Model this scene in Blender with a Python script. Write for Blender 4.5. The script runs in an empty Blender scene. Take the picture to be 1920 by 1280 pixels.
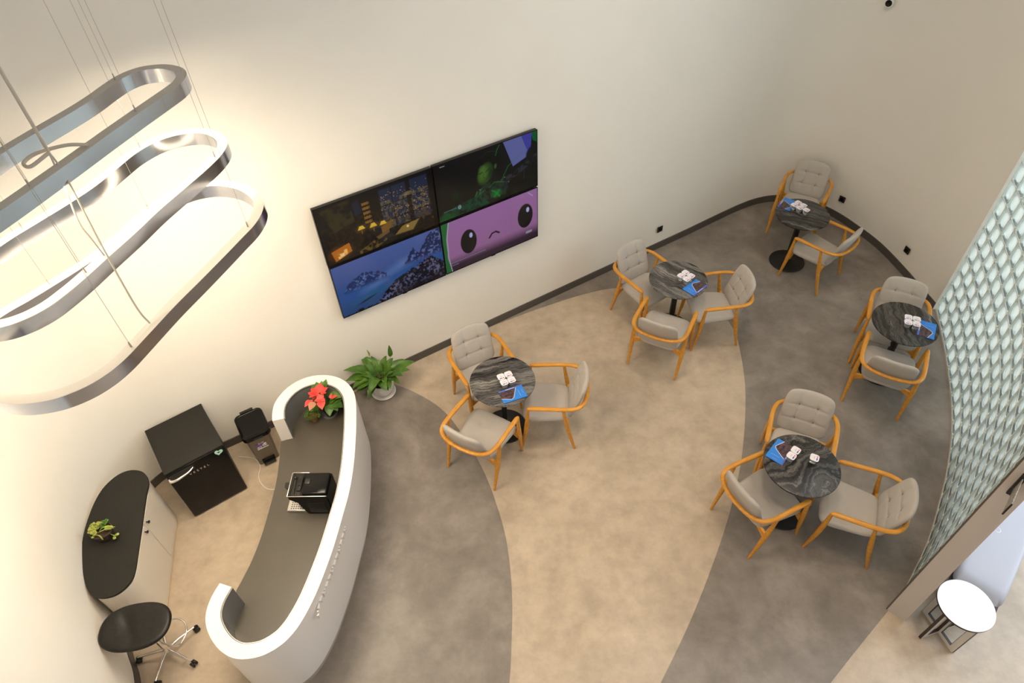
import bpy, bmesh, math, random
import numpy as np
from mathutils import Vector, Matrix
PI = math.pi
S = bpy.context.scene
C = S.collection

# ---------------------------------------------------------------- camera
cam_d = bpy.data.cameras.new('camera'); cam = bpy.data.objects.new('camera', cam_d); C.objects.link(cam)
cam_d.sensor_width = 36.0; cam_d.lens = 1277.0 / 1920 * 36; cam_d.clip_start = 0.05; cam_d.clip_end = 100
right = Vector((0.99897024, -0.0329050, -0.0312365)); up = Vector((0.0453702, 0.72450826, 0.6877713)); back = Vector((0, -0.68848025, 0.7252551))
M_ = Matrix((right, up, back)).transposed().to_4x4(); M_.translation = (0, 0, 5.8)
cam.matrix_world = M_
S.camera = cam

# ---------------------------------------------------------------- light and exposure
S.view_settings.view_transform = 'Standard'; S.view_settings.look = 'None'
S.view_settings.gamma = 1.0; S.view_settings.exposure = 0.0
S.view_settings.use_curve_mapping = False
W = bpy.data.worlds.new('world'); S.world = W; W.use_nodes = True
bg = W.node_tree.nodes['Background']; bg.inputs[0].default_value = (1.0, 0.97, 0.95, 1); bg.inputs[1].default_value = 0.42

def area(name, loc, size, power, col, rot=(0, 0, 0), sy=None):
    l = bpy.data.lights.new(name, 'AREA'); l.energy = power; l.color = col; l.size = size
    l.shape = 'DISK' if sy is None else 'RECTANGLE'
    if sy: l.size_y = sy
    else: l.spread = math.radians(115)
    o = bpy.data.objects.new(name, l); C.objects.link(o); o.location = loc; o.rotation_euler = rot
    return o
WARM = (1.0, 0.80, 0.60)
for (x, y, p) in ((0.8, 0.4, 20), (1.0, 2.8, 20), (2.8, 1.6, 20), (1.4, 4.8, 24), (3.4, 4.6, 20)):
    area('ceiling_fill', (x, y, 6.85), 0.7, p, WARM)  # unseen area lights added under the ceiling to fill the room
# daylight falling into the lobby beyond the glass-block wall
area('lobby_daylight', (7.2, 3.6, 6.2), 4.5, 300, (0.72, 0.84, 1.0), (0, math.radians(20), 0), 6.0)

area('glass_backlight', (9.5, 4.2, 3.2), 4.0, 520, (0.80, 0.90, 1.0), (0, math.radians(90), 0), 5.0)  # added lamp outside, shines inward to brighten the glass blocks

# ---------------------------------------------------------------- materials
def mat(name, col, rough=0.5, metal=0.0, spec=0.5, trans=0.0, emit=None, es=0.0, ior=1.45, sheen=0.0, coat=0.0):
    m = bpy.data.materials.new(name); m.use_nodes = True
    b = m.node_tree.nodes['Principled BSDF']
    b.inputs['Base Color'].default_value = (*col, 1); b.inputs['Roughness'].default_value = rough
    b.inputs['Metallic'].default_value = metal; b.inputs['Specular IOR Level'].default_value = spec
    b.inputs['Transmission Weight'].default_value = trans; b.inputs['IOR'].default_value = ior
    b.inputs['Sheen Weight'].default_value = sheen; b.inputs['Coat Weight'].default_value = coat
    if emit: b.inputs['Emission Color'].default_value = (*emit, 1); b.inputs['Emission Strength'].default_value = es
    return m
def N(m, t, **k):
    n = m.node_tree.nodes.new(t)
    for a, v in k.items():
        if a in n.inputs: n.inputs[a].default_value = v
        else: setattr(n, a, v)
    return n
def L(m, a, b): m.node_tree.links.new(a, b)
def noise_mix(m, c1, c2, scale, detail=6, rough=0.6, lo=0.35, hi=0.65, bump=0.0, bscale=None, dist=0.0):
    b = m.node_tree.nodes['Principled BSDF']
    tc = N(m, 'ShaderNodeTexCoord'); n = N(m, 'ShaderNodeTexNoise', Scale=scale, Detail=detail, Roughness=rough, Distortion=dist)
    L(m, tc.outputs['Object'], n.inputs['Vector'])
    r = N(m, 'ShaderNodeValToRGB'); r.color_ramp.elements[0].position = lo; r.color_ramp.elements[1].position = hi
    r.color_ramp.elements[0].color = (*c1, 1); r.color_ramp.elements[1].color = (*c2, 1)
    L(m, n.outputs['Fac'], r.inputs[0]); L(m, r.outputs[0], b.inputs['Base Color'])
    if bump:
        n2 = N(m, 'ShaderNodeTexNoise', Scale=bscale or scale * 8, Detail=3); L(m, tc.outputs['Object'], n2.inputs['Vector'])
        bp = N(m, 'ShaderNodeBump', Strength=bump, Distance=0.01); L(m, n2.outputs['Fac'], bp.inputs['Height']); L(m, bp.outputs[0], b.inputs['Normal'])
    return r, n

def microcement(name, c1, c2, c3):
    m = mat(name, c1, 0.42, spec=0.35); b = m.node_tree.nodes['Principled BSDF']
    tc = N(m, 'ShaderNodeTexCoord')
    n1 = N(m, 'ShaderNodeTexNoise', Scale=1.6, Detail=7, Roughness=0.62, Distortion=0.4)
    n2 = N(m, 'ShaderNodeTexNoise', Scale=6.0, Detail=6, Roughness=0.65)
    for n in (n1, n2): L(m, tc.outputs['Object'], n.inputs['Vector'])
    r1 = N(m, 'ShaderNodeValToRGB'); e = r1.color_ramp.elements
    e[0].position = 0.33; e[0].color = (*c1, 1); e[1].position = 0.68; e[1].color = (*c3, 1)
    k = e.new(0.5); k.color = (*c2, 1)
    L(m, n1.outputs['Fac'], r1.inputs[0])
    mx = N(m, 'ShaderNodeMix', data_type='RGBA', blend_type='OVERLAY'); mx.inputs[0].default_value = 0.35
    L(m, r1.outputs[0], mx.inputs[6]); L(m, n2.outputs['Fac'], mx.inputs[7]); L(m, mx.outputs[2], b.inputs['Base Color'])
    n3 = N(m, 'ShaderNodeTexNoise', Scale=3, Detail=4); L(m, tc.outputs['Object'], n3.inputs['Vector'])
    mr = N(m, 'ShaderNodeMapRange'); mr.inputs[3].default_value = 0.34; mr.inputs[4].default_value = 0.5
    L(m, n3.outputs['Fac'], mr.inputs[0]); L(m, mr.outputs[0], b.inputs['Roughness'])
    return m
MT = {}
MT['beige'] = microcement('beige_microcement', (0.40, 0.325, 0.243), (0.455, 0.372, 0.28), (0.51, 0.422, 0.325))
MT['grey'] = microcement('grey_microcement', (0.168, 0.145, 0.123), (0.222, 0.194, 0.168), (0.285, 0.253, 0.224))
MT['wall'] = mat('wall_paint', (0.79, 0.745, 0.68), 0.75, spec=0.25); noise_mix(MT['wall'], (0.80, 0.765, 0.70), (0.82, 0.785, 0.72), 1.2, bump=0.05, bscale=60)
MT['skirt'] = mat('skirting', (0.085, 0.075, 0.065), 0.45)
MT['ceil'] = mat('ceiling_paint', (0.8, 0.78, 0.74), 0.8)
MT['white'] = mat('white_lacquer', (0.80, 0.76, 0.72), 0.28, coat=0.2)
MT['desk_lining'] = mat('dark_lining', (0.17, 0.17, 0.16), 0.2, coat=0.3)
MT['worktop'] = mat('dark_worktop', (0.085, 0.072, 0.055), 0.38, spec=0.7); noise_mix(MT['worktop'], (0.062, 0.052, 0.038), (0.070, 0.059, 0.044), 3)
MT['plinth'] = mat('plinth_laminate', (0.42, 0.36, 0.28), 0.4)
MT['charcoal'] = mat('charcoal_laminate', (0.032, 0.029, 0.026), 0.55, spec=0.25); noise_mix(MT['charcoal'], (0.016, 0.0145, 0.0125), (0.022, 0.02, 0.017), 120)
MT['cream'] = mat('cream_lacquer', (0.68, 0.62, 0.53), 0.35)
MT['gap'] = mat('dark_gap', (0.03, 0.028, 0.025), 0.7)
MT['black_gloss'] = mat('black_gloss', (0.005, 0.005, 0.005), 0.16, spec=0.25)
MT['black'] = mat('black_plastic', (0.010, 0.010, 0.010), 0.4)
MT['black_metal'] = mat('black_powder_coat', (0.006, 0.006, 0.006), 0.45)
MT['chrome'] = mat('chrome', (0.80, 0.78, 0.76), 0.12, metal=1.0)
MT['steel'] = mat('brushed_steel', (0.62, 0.60, 0.57), 0.3, metal=1.0)
MT['alu'] = mat('polished_aluminium', (0.58, 0.60, 0.66), 0.17, metal=1.0)
MT['alu_top'] = mat('ring_top', (0.50, 0.47, 0.42), 0.6)
MT['led'] = mat('led_diffuser', (0.9, 0.9, 0.85), 0.6, emit=(1.0, 0.83, 0.60), es=66.0)
MT['wire'] = mat('steel_wire', (0.42, 0.38, 0.34), 0.4, metal=0.6)
MT['cable'] = mat('clear_cable', (0.52, 0.46, 0.38), 0.35)
MT['white_cable'] = mat('white_cable', (0.75, 0.72, 0.66), 0.4)
MT['taupe'] = mat('taupe_plastic', (0.155, 0.125, 0.095), 0.4)
MT['leather'] = mat('black_leather', (0.012, 0.011, 0.010), 0.36, spec=0.3); noise_mix(MT['leather'], (0.010, 0.009, 0.008), (0.016, 0.015, 0.014), 40, bump=0.12, bscale=160)
MT['terracotta'] = mat('brown_pot', (0.22, 0.10, 0.05), 0.6); noise_mix(MT['terracotta'], (0.15, 0.07, 0.04), (0.30, 0.14, 0.07), 30)
MT['dark_pot'] = mat('dark_brown_pot', (0.05, 0.028, 0.02), 0.6); noise_mix(MT['dark_pot'], (0.03, 0.018, 0.014), (0.08, 0.045, 0.03), 40, bump=0.3)
MT['soil'] = mat('soil', (0.03, 0.02, 0.012), 0.95)
MT['ceramic'] = mat('white_ceramic', (0.78, 0.76, 0.73), 0.18)
MT['leaf'] = mat('green_leaf', (0.06, 0.17, 0.015), 0.42); noise_mix(MT['leaf'], (0.030, 0.085, 0.008), (0.085, 0.19, 0.015), 9)
MT['leaf_dark'] = mat('dark_leaf', (0.04, 0.11, 0.012), 0.42); noise_mix(MT['leaf_dark'], (0.03, 0.085, 0.01), (0.075, 0.17, 0.02), 9)
MT['leaf_lime'] = mat('lime_leaf', (0.30, 0.40, 0.05), 0.45); noise_mix(MT['leaf_lime'], (0.16, 0.26, 0.02), (0.40, 0.38, 0.10), 30)
MT['leaf_pale'] = mat('pale_leaf', (0.14, 0.22, 0.05), 0.5)
MT['stemg'] = mat('green_stem', (0.14, 0.22, 0.04), 0.5)
MT['red'] = mat('red_bract', (0.80, 0.045, 0.03), 0.5); noise_mix(MT['red'], (0.52, 0.025, 0.022), (0.72, 0.075, 0.06), 12)
MT['pinkish'] = mat('salmon_bract', (0.42, 0.19, 0.11), 0.5)
MT['mint'] = mat('mint_enamel', (0.45, 0.72, 0.60), 0.3)
MT['lid'] = mat('foil_lid', (0.8, 0.78, 0.82), 0.35)
MT['purple'] = mat('purple_print', (0.12, 0.08, 0.45), 0.4); MT['redp'] = mat('red_print', (0.75, 0.12, 0.12), 0.4)
MT['cup'] = mat('clear_cup', (0.93, 0.95, 0.95), 0.08, trans=0.85, ior=1.25)
MT['paper_edge'] = mat('blue_cover_edge', (0.03, 0.10, 0.42), 0.5)
MT['cushion_white'] = mat('pale_leatherette', (0.42, 0.42, 0.46), 0.5)
MT['table_white'] = mat('white_laminate', (0.86, 0.86, 0.87), 0.3)
MT['panel_grey'] = mat('table_panel', (0.62, 0.58, 0.52), 0.45)
MT['dark_edge'] = mat('dark_edge', (0.035, 0.022, 0.018), 0.45)
MT['post'] = mat('post_paint', (0.52, 0.46, 0.41), 0.55)
MT['bronze'] = mat('dark_trim', (0.10, 0.075, 0.06), 0.4)
MT['mortar'] = mat('white_joint', (0.72, 0.76, 0.70), 0.4)
MT['button'] = mat('covered_button', (0.20, 0.18, 0.16), 0.9)
MT['sign_panel'] = mat('speckled_panel', (0.3, 0.29, 0.26), 0.35); noise_mix(MT['sign_panel'], (0.12, 0.115, 0.10), (0.42, 0.40, 0.36), 60)
MT['lit_kick'] = mat('lit_kick_plate', (0.82, 0.66, 0.42), 0.4)  # light on the cabinet kick plate is put into this colour

# wood
m = mat('orange_ash_wood', (0.56, 0.25, 0.045), 0.36, coat=0.15); b = m.node_tree.nodes['Principled BSDF']
tc = N(m, 'ShaderNodeTexCoord'); mp = N(m, 'ShaderNodeMapping'); mp.inputs['Scale'].default_value = (30, 6, 30)
L(m, tc.outputs['Object'], mp.inputs[0]); n = N(m, 'ShaderNodeTexNoise', Scale=1.5, Detail=4); L(m, mp.outputs[0], n.inputs['Vector'])
r = N(m, 'ShaderNodeValToRGB'); r.color_ramp.elements[0].color = (0.53, 0.215, 0.018, 1); r.color_ramp.elements[1].color = (0.66, 0.31, 0.04, 1)
r.color_ramp.elements[0].position = .3; r.color_ramp.elements[1].position = .7
L(m, n.outputs['Fac'], r.inputs[0]); L(m, r.outputs[0], b.inputs['Base Color']); MT['wood'] = m
# fabric
m = mat('greige_fabric', (0.34, 0.305, 0.27), 0.9, spec=0.2, sheen=0.15); b = m.node_tree.nodes['Principled BSDF']
tc = N(m, 'ShaderNodeTexCoord'); v = N(m, 'ShaderNodeTexNoise', Scale=260, Detail=2); L(m, tc.outputs['Object'], v.inputs['Vector'])
bp = N(m, 'ShaderNodeBump', Strength=0.25, Distance=0.003); L(m, v.outputs['Fac'], bp.inputs['Height']); L(m, bp.outputs[0], b.inputs['Normal'])
n = N(m, 'ShaderNodeTexNoise', Scale=9, Detail=4); L(m, tc.outputs['Object'], n.inputs['Vector'])
r = N(m, 'ShaderNodeValToRGB'); r.color_ramp.elements[0].color = (0.42, 0.385, 0.345, 1); r.color_ramp.elements[1].color = (0.465, 0.43, 0.39, 1)
L(m, n.outputs['Fac'], r.inputs[0]); L(m, r.outputs[0], b.inputs['Base Color']); MT['fabric'] = m
# veined marble for the table tops
def marble(name, swirl, seed, fine=13, dark=0.0):
    m = mat(name, (0.05, 0.05, 0.05), 0.22, spec=0.5); b = m.node_tree.nodes['Principled BSDF']
    tc = N(m, 'ShaderNodeTexCoord'); mp = N(m, 'ShaderNodeMapping'); mp.inputs['Location'].default_value = (seed, seed * .7, 0)
    L(m, tc.outputs['Object'], mp.inputs[0])
    n0 = N(m, 'ShaderNodeTexNoise', Scale=3.2, Detail=5, Roughness=.55); L(m, mp.outputs[0], n0.inputs['Vector'])
    n00 = N(m, 'ShaderNodeTexNoise', Scale=14.0, Detail=3, Roughness=.5); L(m, mp.outputs[0], n00.inputs['Vector'])
    mx = N(m, 'ShaderNodeVectorMath', operation='MULTIPLY_ADD'); L(m, n0.outputs['Color'], mx.inputs[0]); mx.inputs[1].default_value = (swirl,) * 3; L(m, mp.outputs[0], mx.inputs[2])
    mx2 = N(m, 'ShaderNodeVectorMath', operation='MULTIPLY_ADD'); L(m, n00.outputs['Color'], mx2.inputs[0]); mx2.inputs[1].default_value = (0.028,) * 3; L(m, mx.outputs[0], mx2.inputs[2])
    sc = N(m, 'ShaderNodeMapping'); sc.inputs['Scale'].default_value = (0.9, fine, 1); L(m, mx2.outputs[0], sc.inputs[0])
    n1 = N(m, 'ShaderNodeTexNoise', Scale=1.0, Detail=6, Roughness=.62); L(m, sc.outputs[0], n1.inputs['Vector'])
    r = N(m, 'ShaderNodeValToRGB'); e = r.color_ramp.elements
    e[0].position = .36; e[0].color = (.008, .0075, .007, 1); e[1].position = .72 + dark * .3; e[1].color = (.33, .31, .285, 1)
    for p, c in ((.42, .035), (.47, .11), (.50, .03), (.53, .15), (.575, .19), (.60, .07), (.65, .21)):
        q = e.new(p + dark * .6); q.color = (c * (1 - dark * 2), c * .94 * (1 - dark * 2), c * .87 * (1 - dark * 2), 1)
    L(m, n1.outputs['Fac'], r.inputs[0]); L(m, r.outputs[0], b.inputs['Base Color']); return m
MT['marble'] = marble('veined_grey_marble', 0.16, 0.0)
MT['marble_b'] = marble('veined_grey_marble_b', 0.24, 3.1, 14, .10)
MT['marble_s'] = marble('swirled_black_marble', 0.62, 7.3, 13, .09)
# glass of the blocks
m = mat('glass_block', (0.92, 0.98, 0.95), 0.08, trans=0.92, ior=1.32, spec=0.6); MT['glass'] = m
tl = N(m, 'ShaderNodeBsdfTranslucent'); tl.inputs['Color'].default_value = (0.84, 0.90, 0.85, 1); mxs = N(m, 'ShaderNodeMixShader'); mxs.inputs[0].default_value = 0.26
L(m, m.node_tree.nodes['Principled BSDF'].outputs[0], mxs.inputs[1]); L(m, tl.outputs[0], mxs.inputs[2]); L(m, mxs.outputs[0], m.node_tree.nodes['Material Output'].inputs['Surface'])
# colour attribute emission (screens) and print
def attr_mat(name, screen):
    m = mat(name, (0, 0, 0), 0.12 if screen else 0.35, spec=0.4); b = m.node_tree.nodes['Principled BSDF']
    a = N(m, 'ShaderNodeAttribute', attribute_name='Col')
    if screen:
        L(m, a.outputs['Color'], b.inputs['Emission Color']); b.inputs['Emission Strength'].default_value = 0.68
        b.inputs['Base Color'].default_value = (0.004, 0.004, 0.004, 1)
    else: L(m, a.outputs['Color'], b.inputs['Base Color'])
    return m
MT['screen'] = attr_mat('screen_picture', True); MT['print'] = attr_mat('printed_cover', False)

# ---------------------------------------------------------------- helpers
def link_obj(name, me, parent=None):
    o = bpy.data.objects.new(name, me); C.objects.link(o)
    if parent is not None: o.parent = parent
    return o
def build(name, bm, m, parent=None, smooth=True, ang=40, loc=None):
    bmesh.ops.recalc_face_normals(bm, faces=bm.faces)
    me = bpy.data.meshes.new(name); bm.to_mesh(me); bm.free()
    for mm in (m if isinstance(m, (list, tuple)) else [m]): me.materials.append(mm)
    if smooth:
        me.polygons.foreach_set('use_smooth', [True] * len(me.polygons))
        try: me.set_sharp_from_angle(angle=math.radians(ang))
        except Exception: pass
    o = link_obj(name, me, parent)
    if loc: o.location = loc
    return o
def tag(o, label=None, cat=None, group=None, kind=None):
    if label: o['label'] = label
    if cat: o['category'] = cat
    if group: o['group'] = group
    if kind: o['kind'] = kind
    return o
def thing(name, label, cat, loc=(0, 0, 0), rz=0.0, group=None):
    o = bpy.data.objects.new(name, None); C.objects.link(o); o.empty_display_size = 0.1
    o.location = loc; o.rotation_euler = (0, 0, rz)
    return tag(o, label, cat, group)
def copy_tree(o, parent=None):
    c = o.copy(); C.objects.link(c)
    if parent is not None: c.parent = parent
    for ch in list(o.children): copy_tree(ch, c)
    return c
def box(bm, c, s, bev=0.0, seg=2, rot=None, mi=0):
    r = bmesh.ops.create_cube(bm, size=1.0); vs = r['verts']
    bmesh.ops.scale(bm, vec=s, verts=vs)
    if bev:
        es = list({e for v in vs for e in v.link_edges})
        rr = bmesh.ops.bevel(bm, geom=es, offset=bev, segments=seg, affect='EDGES', profile=0.5)
        vs = list({v for f in rr['faces'] for v in f.verts} | {v for v in vs if v.is_valid})
    if rot is not None: bmesh.ops.rotate(bm, cent=(0, 0, 0), matrix=rot, verts=vs)
    bmesh.ops.translate(bm, vec=c, verts=vs)
    if mi:
        for f in {f for v in vs for f in v.link_faces}: f.material_index = mi
    return vs
def catmull(P, n=8, closed=False):
    P = [Vector(p) for p in P]; out = []; k = len(P)
    rng = range(k) if closed else range(k - 1)
    for i in rng:
        if closed: a, b_, c, d = P[(i - 1) % k], P[i], P[(i + 1) % k], P[(i + 2) % k]
        else:
            b_, c = P[i], P[i + 1]
            a = P[i - 1] if i > 0 else b_ * 2 - c
            d = P[i + 2] if i + 2 < k else c * 2 - b_
        for j in range(n):
            t = j / n
            out.append(0.5 * ((2 * b_) + (c - a) * t + (2 * a - 5 * b_ + 4 * c - d) * t * t + (3 * b_ - a - 3 * c + d) * t ** 3))
    if not closed: out.append(P[-1])
    return out
def tube(bm, pts, rad, seg=10, caps=True, closed=False, flat=1.0, mi=0):
    """swept tube; rad number or list; flat squeezes the section vertically"""
    pts = [Vector(p) for p in pts]; n = len(pts)
    R = rad if isinstance(rad, (list, tuple)) else [rad] * n
    rings = []; prev = None
    for i, p in enumerate(pts):
        if closed: t = pts[(i + 1) % n] - pts[(i - 1) % n]
        else: t = pts[min(i + 1, n - 1)] - pts[max(i - 1, 0)]
        t.normalize()
        if prev is None:
            ref = Vector((0, 0, 1)) if abs(t.z) < 0.9 else Vector((0, 1, 0)); a = t.cross(ref).normalized()
        else: a = (prev - t * prev.dot(t)).normalized()
        prev = a; b_ = a.cross(t).normalized()
        if abs(t.z) < 0.5:
            b_ = Vector((0, 0, 1)) - t * t.z; b_.normalize(); a = t.cross(b_).normalized(); prev = a
        rings.append([bm.verts.new(p + a * (math.cos(q) * R[i]) + b_ * (math.sin(q) * R[i] * flat)) for q in [2 * PI * k / seg for k in range(seg)]])
    m_ = n if closed else n - 1
    for i in range(m_):
        A, B_ = rings[i], rings[(i + 1) % n]
        for k in range(seg):
            f = bm.faces.new((A[k], A[(k + 1) % seg], B_[(k + 1) % seg], B_[k])); f.material_index = mi
    if caps and not closed:
        for r_ in (rings[0], rings[-1]):
            f = bm.faces.new(r_); f.material_index = mi
def lathe(bm, prof, seg=48, c=(0, 0, 0), mi=0, sx=1.0, sy=1.0):
    rings = []
    for r, z in prof:
        if r < 1e-5: rings.append([bm.verts.new((c[0], c[1], c[2] + z))])
        else: rings.append([bm.verts.new((c[0] + r * sx * math.cos(2 * PI * k / seg), c[1] + r * sy * math.sin(2 * PI * k / seg), c[2] + z)) for k in range(seg)])
    for A, B_ in zip(rings, rings[1:]):
        for k in range(seg):
            k2 = (k + 1) % seg
            if len(A) == 1 and len(B_) == 1: continue
            if len(A) == 1: f = bm.faces.new((A[0], B_[k], B_[k2]))
            elif len(B_) == 1: f = bm.faces.new((A[k], A[k2], B_[0]))
            else: f = bm.faces.new((A[k], A[k2], B_[k2], B_[k]))
            f.material_index = mi
def prism(bm, poly, z0, z1, bev=0.0, mi=0, seg=2):
    a = [bm.verts.new((p[0], p[1], z0)) for p in poly]; b_ = [bm.verts.new((p[0], p[1], z1)) for p in poly]
    n = len(poly); fs = [bm.faces.new(a[::-1]), bm.faces.new(b_)]
    for i in range(n): fs.append(bm.faces.new((a[i], a[(i + 1) % n], b_[(i + 1) % n], b_[i])))
    for f in fs: f.material_index = mi
    if bev:
        es = [e for e in fs[1].edges]
        bmesh.ops.bevel(bm, geom=es, offset=bev, segments=seg, affect='EDGES')
    return fs
def strip_prism(bm, A, B_, z0, z1, mi=0, closed=False):
    """solid between two parallel plan polylines A and B (same length)"""
    n = len(A); V = [[bm.verts.new((p[0], p[1], z)) for p in P_] for P_ in (A, B_) for z in (z0, z1)]
    a0, a1, b0, b1 = V; m_ = n if closed else n - 1
    for i in range(m_):
        j = (i + 1) % n
        for q in ((a0[i], a0[j], a1[j], a1[i]), (b0[j], b0[i], b1[i], b1[j]), (a1[i], a1[j], b1[j], b1[i]), (a0[j], a0[i], b0[i], b0[j])):
            bm.faces.new(q).material_index = mi
    if not closed:
        for i in (0, n - 1): bm.faces.new((a0[i], a1[i], b1[i], b0[i])).material_index = mi
def offset(P, d, closed=False):
    """shift a plan polyline to its left by d"""
    out = []; n = len(P)
    for i in range(n):
        if closed: a, c = P[(i - 1) % n], P[(i + 1) % n]
        else: a, c = P[max(i - 1, 0)], P[min(i + 1, n - 1)]
        tx, ty = c[0] - a[0], c[1] - a[1]; l = math.hypot(tx, ty) or 1
        out.append((P[i][0] - ty / l * d, P[i][1] + tx / l * d))
    return out
def resample(P, step):
    out = [Vector((P[0][0], P[0][1]))]; acc = 0.0; last = out[0].copy(); L_ = 0
    for q in P[1:]:
        q = Vector((q[0], q[1]))
        while (q - last).length >= step:
            last = last + (q - last).normalized() * step; out.append(last.copy())
    return out
def xy(P): return [(p[0], p[1]) for p in P]
def textmesh(name, s, size, m, parent, loc, rot, depth=0.002, spacing=1.0, align='CENTER'):
    cu = bpy.data.curves.new(name, 'FONT'); cu.body = s; cu.size = size; cu.extrude = depth; cu.align_x = align; cu.align_y = 'CENTER'; cu.space_character = spacing
    o = bpy.data.objects.new(name, cu); C.objects.link(o)
    dg = bpy.context.evaluated_depsgraph_get(); me = bpy.data.meshes.new_from_object(o.evaluated_get(dg))
    bpy.data.objects.remove(o); bpy.data.curves.remove(cu)
    me.materials.clear(); me.materials.append(m)
    q = link_obj(name, me, parent); q.location = loc; q.rotation_euler = rot; return q

# ================================================================ SETTING
wall_ctrl = [(-0.6, -4.4), (-1.5, -2.6), (-2.15, -0.9), (-2.72, 0.8), (-3.08, 1.80), (-3.27, 2.13), (-3.5, 2.55), (-3.665, 3.0), (-3.70, 3.4), (-3.61, 3.72), (-3.42, 3.92), (-3.0, 4.165),
             (-2.0, 4.737), (0.0, 5.914), (1.2, 6.62), (2.05, 7.118), (2.45, 7.352), (2.91, 7.632), (3.25, 7.832), (3.56, 7.975), (3.86, 8.02), (4.2, 7.92), (4.5, 7.62), (4.72, 7.2), (4.85, 6.85), (4.93, 6.45), (4.98, 6.1), (5.03, 5.72)]
WP = xy(catmull(wall_ctrl, 8))
WI, WO = offset(WP, 0.012), offset(WP, 0.16)
for nm, i0, i1 in (('left', 0, 56), ('left', 56, 88), ('back', 88, 124), ('right', 124, 180), ('right', 180, len(WP) - 1)):
    bm = bmesh.new(); strip_prism(bm, WI[i0:i1 + 1], WO[i0:i1 + 1], 0, 7.0)
    tag(build('wall_' + nm, bm, MT['wall'], ang=60), kind='structure')
    bm = bmesh.new(); strip_prism(bm, WP[i0:i1 + 1], WI[i0:i1 + 1], 0.001, 0.105)
    tag(build('baseboard_' + nm, bm, MT['skirt'], ang=60), kind='structure')

# floors
bm = bmesh.new(); prism(bm, [(-5, -5), (12, -5), (12, 12), (-5, 12)], -0.1, 0.0)
tag(build('floor', bm, MT['beige'], smooth=False), kind='structure')
z1 = [(-1.45, 4.985), (-1.38, 4.95), (-1.299, 4.913), (-1.16, 4.84), (-1.021, 4.747), (-0.861, 4.619), (-0.715, 4.455), (-0.58, 4.24), (-0.46, 4.02), (-0.394, 3.869), (-0.324, 3.701), (-0.245, 3.46), (-0.15, 3.08), (-0.11, 2.75), (-0.10, 2.45), (-0.112, 2.15), (-0.155, 1.7), (-0.3, 1.1), (-0.6, 0.3)]
p1 = xy(catmull(z1, 6)) + [(-2.1, 0.3), (-1.75, 1.9), (-1.6, 2.4), (-1.55, 3.4), (-1.62, 4.1), (-1.95, 4.3), (-1.98, 4.748)]
bm = bmesh.new(); prism(bm, p1, -0.01, 0.0015)
tag(build('floor', bm, MT['grey'], smooth=False), kind='structure')
z2 = [(-0.28, 5.752), (0.14, 5.95), (0.69, 6.18), (1.05, 6.30), (1.32, 6.35), (1.75, 6.37), (2.22, 6.21), (2.50, 5.90), (2.61, 5.55), (2.60, 5.2), (2.50, 4.6), (2.28, 3.88), (2.05, 3.34), (1.8, 2.86), (1.43, 2.25), (1.05, 1.71), (0.6, 1.1), (0.1, 0.5)]
p2 = xy(catmull(z2, 6)) + [(1.4, 0.5), (1.95, 1.2), (2.38, 1.66), (2.64, 1.87), (3.07, 2.21)]
G0 = [(3.07, 2.21), (3.22, 2.33), (3.41, 2.53), (3.67, 2.82), (3.99, 3.26), (4.19, 3.56), (4.46, 4.04), (4.69, 4.58), (4.91, 5.2), (5.07, 5.72)]
GP = xy(catmull(G0, 8))
inner_wall = [p for p in WP if p[1] > 5.70 or (p[0] > -0.28 and p[1] > 5.7)]
inner_wall = [p for p in inner_wall if p[0] > -0.25]
p2 = p2 + GP[1:] + inner_wall[::-1]
bm = bmesh.new(); prism(bm, p2, -0.01, 0.0015)
tag(build('floor', bm, MT['grey'], smooth=False), kind='structure')
bm = bmesh.new(); prism(bm, [(-5, -5), (12, -5), (12, 12), (-5, 12)], 7.0, 7.1)
tag(build('ceiling', bm, MT['ceil'], smooth=False), kind='structure')
# thin movement joint across the beige floor
bm = bmesh.new(); A = [(0.02, 3.05), (0.16, 3.55), (0.33, 4.05), (0.48, 4.42)]
strip_prism(bm, A, offset(A, 0.003), 0.0, 0.0004); tag(build('trim_1', bm, MT['plinth']), kind='structure')

# glass block wall
gr = tag(thing('wall_glass', None, None), kind='structure')
GL = sum(math.dist(a, b) for a, b in zip(GP, GP[1:])); pts = resample(GP + [(GP[-1][0] + .003, GP[-1][1] + .01)], GL / round(GL / 0.2) - 1e-4)
glass = bmesh.new(); joint = bmesh.new()
ROWS = 27; PITCH = 0.2; TH = 0.045
def block(bm, o, t, nrm, z0):
    """one hollow-looking glass block: pillow rim with a round lens on each face"""
    h = 0.095; cz = z0 + 0.1
    for side in (-1, 1):
        d0 = TH * side
        def V(u, v, d): return bm.verts.new((o[0] + t[0] * u + nrm[0] * d, o[1] + t[1] * u + nrm[1] * d, cz + v))
        n = 16; rings = []
        for (rr, dd, sq) in ((1.0, d0 * 0.86, 1), (0.94, d0 * .96, 1), (0.84, d0 * 0.93, .75), (0.74, d0 * 0.80, .1), (0.68, d0 * 0.84, 0), (0.40, d0 * 0.93, 0), (0.14, d0 * 0.96, 0)):
            ring = []
            for k in range(n):
                a = 2 * PI * (k + .5) / n; cx, sx = math.cos(a), math.sin(a)
                q = 1 / max(abs(cx), abs(sx)); s = (q * sq + (1 - sq)) * rr * h
                # corner columns of the square
                ring.append(V(cx * s, sx * s * 1.0, dd))
            rings.append(ring)
        for A, B_ in zip(rings, rings[1:]):
            for k in range(n): bm.faces.new((A[k], A[(k + 1) % n], B_[(k + 1) % n], B_[k]))
        bm.faces.new(rings[-1])
        if side == -1: first = rings[0]
        else:
            for k in range(n): bm.faces.new((first[k], first[(k + 1) % n], rings[0][(k + 1) % n], rings[0][k]))
cols = len(pts) - 1
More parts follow.
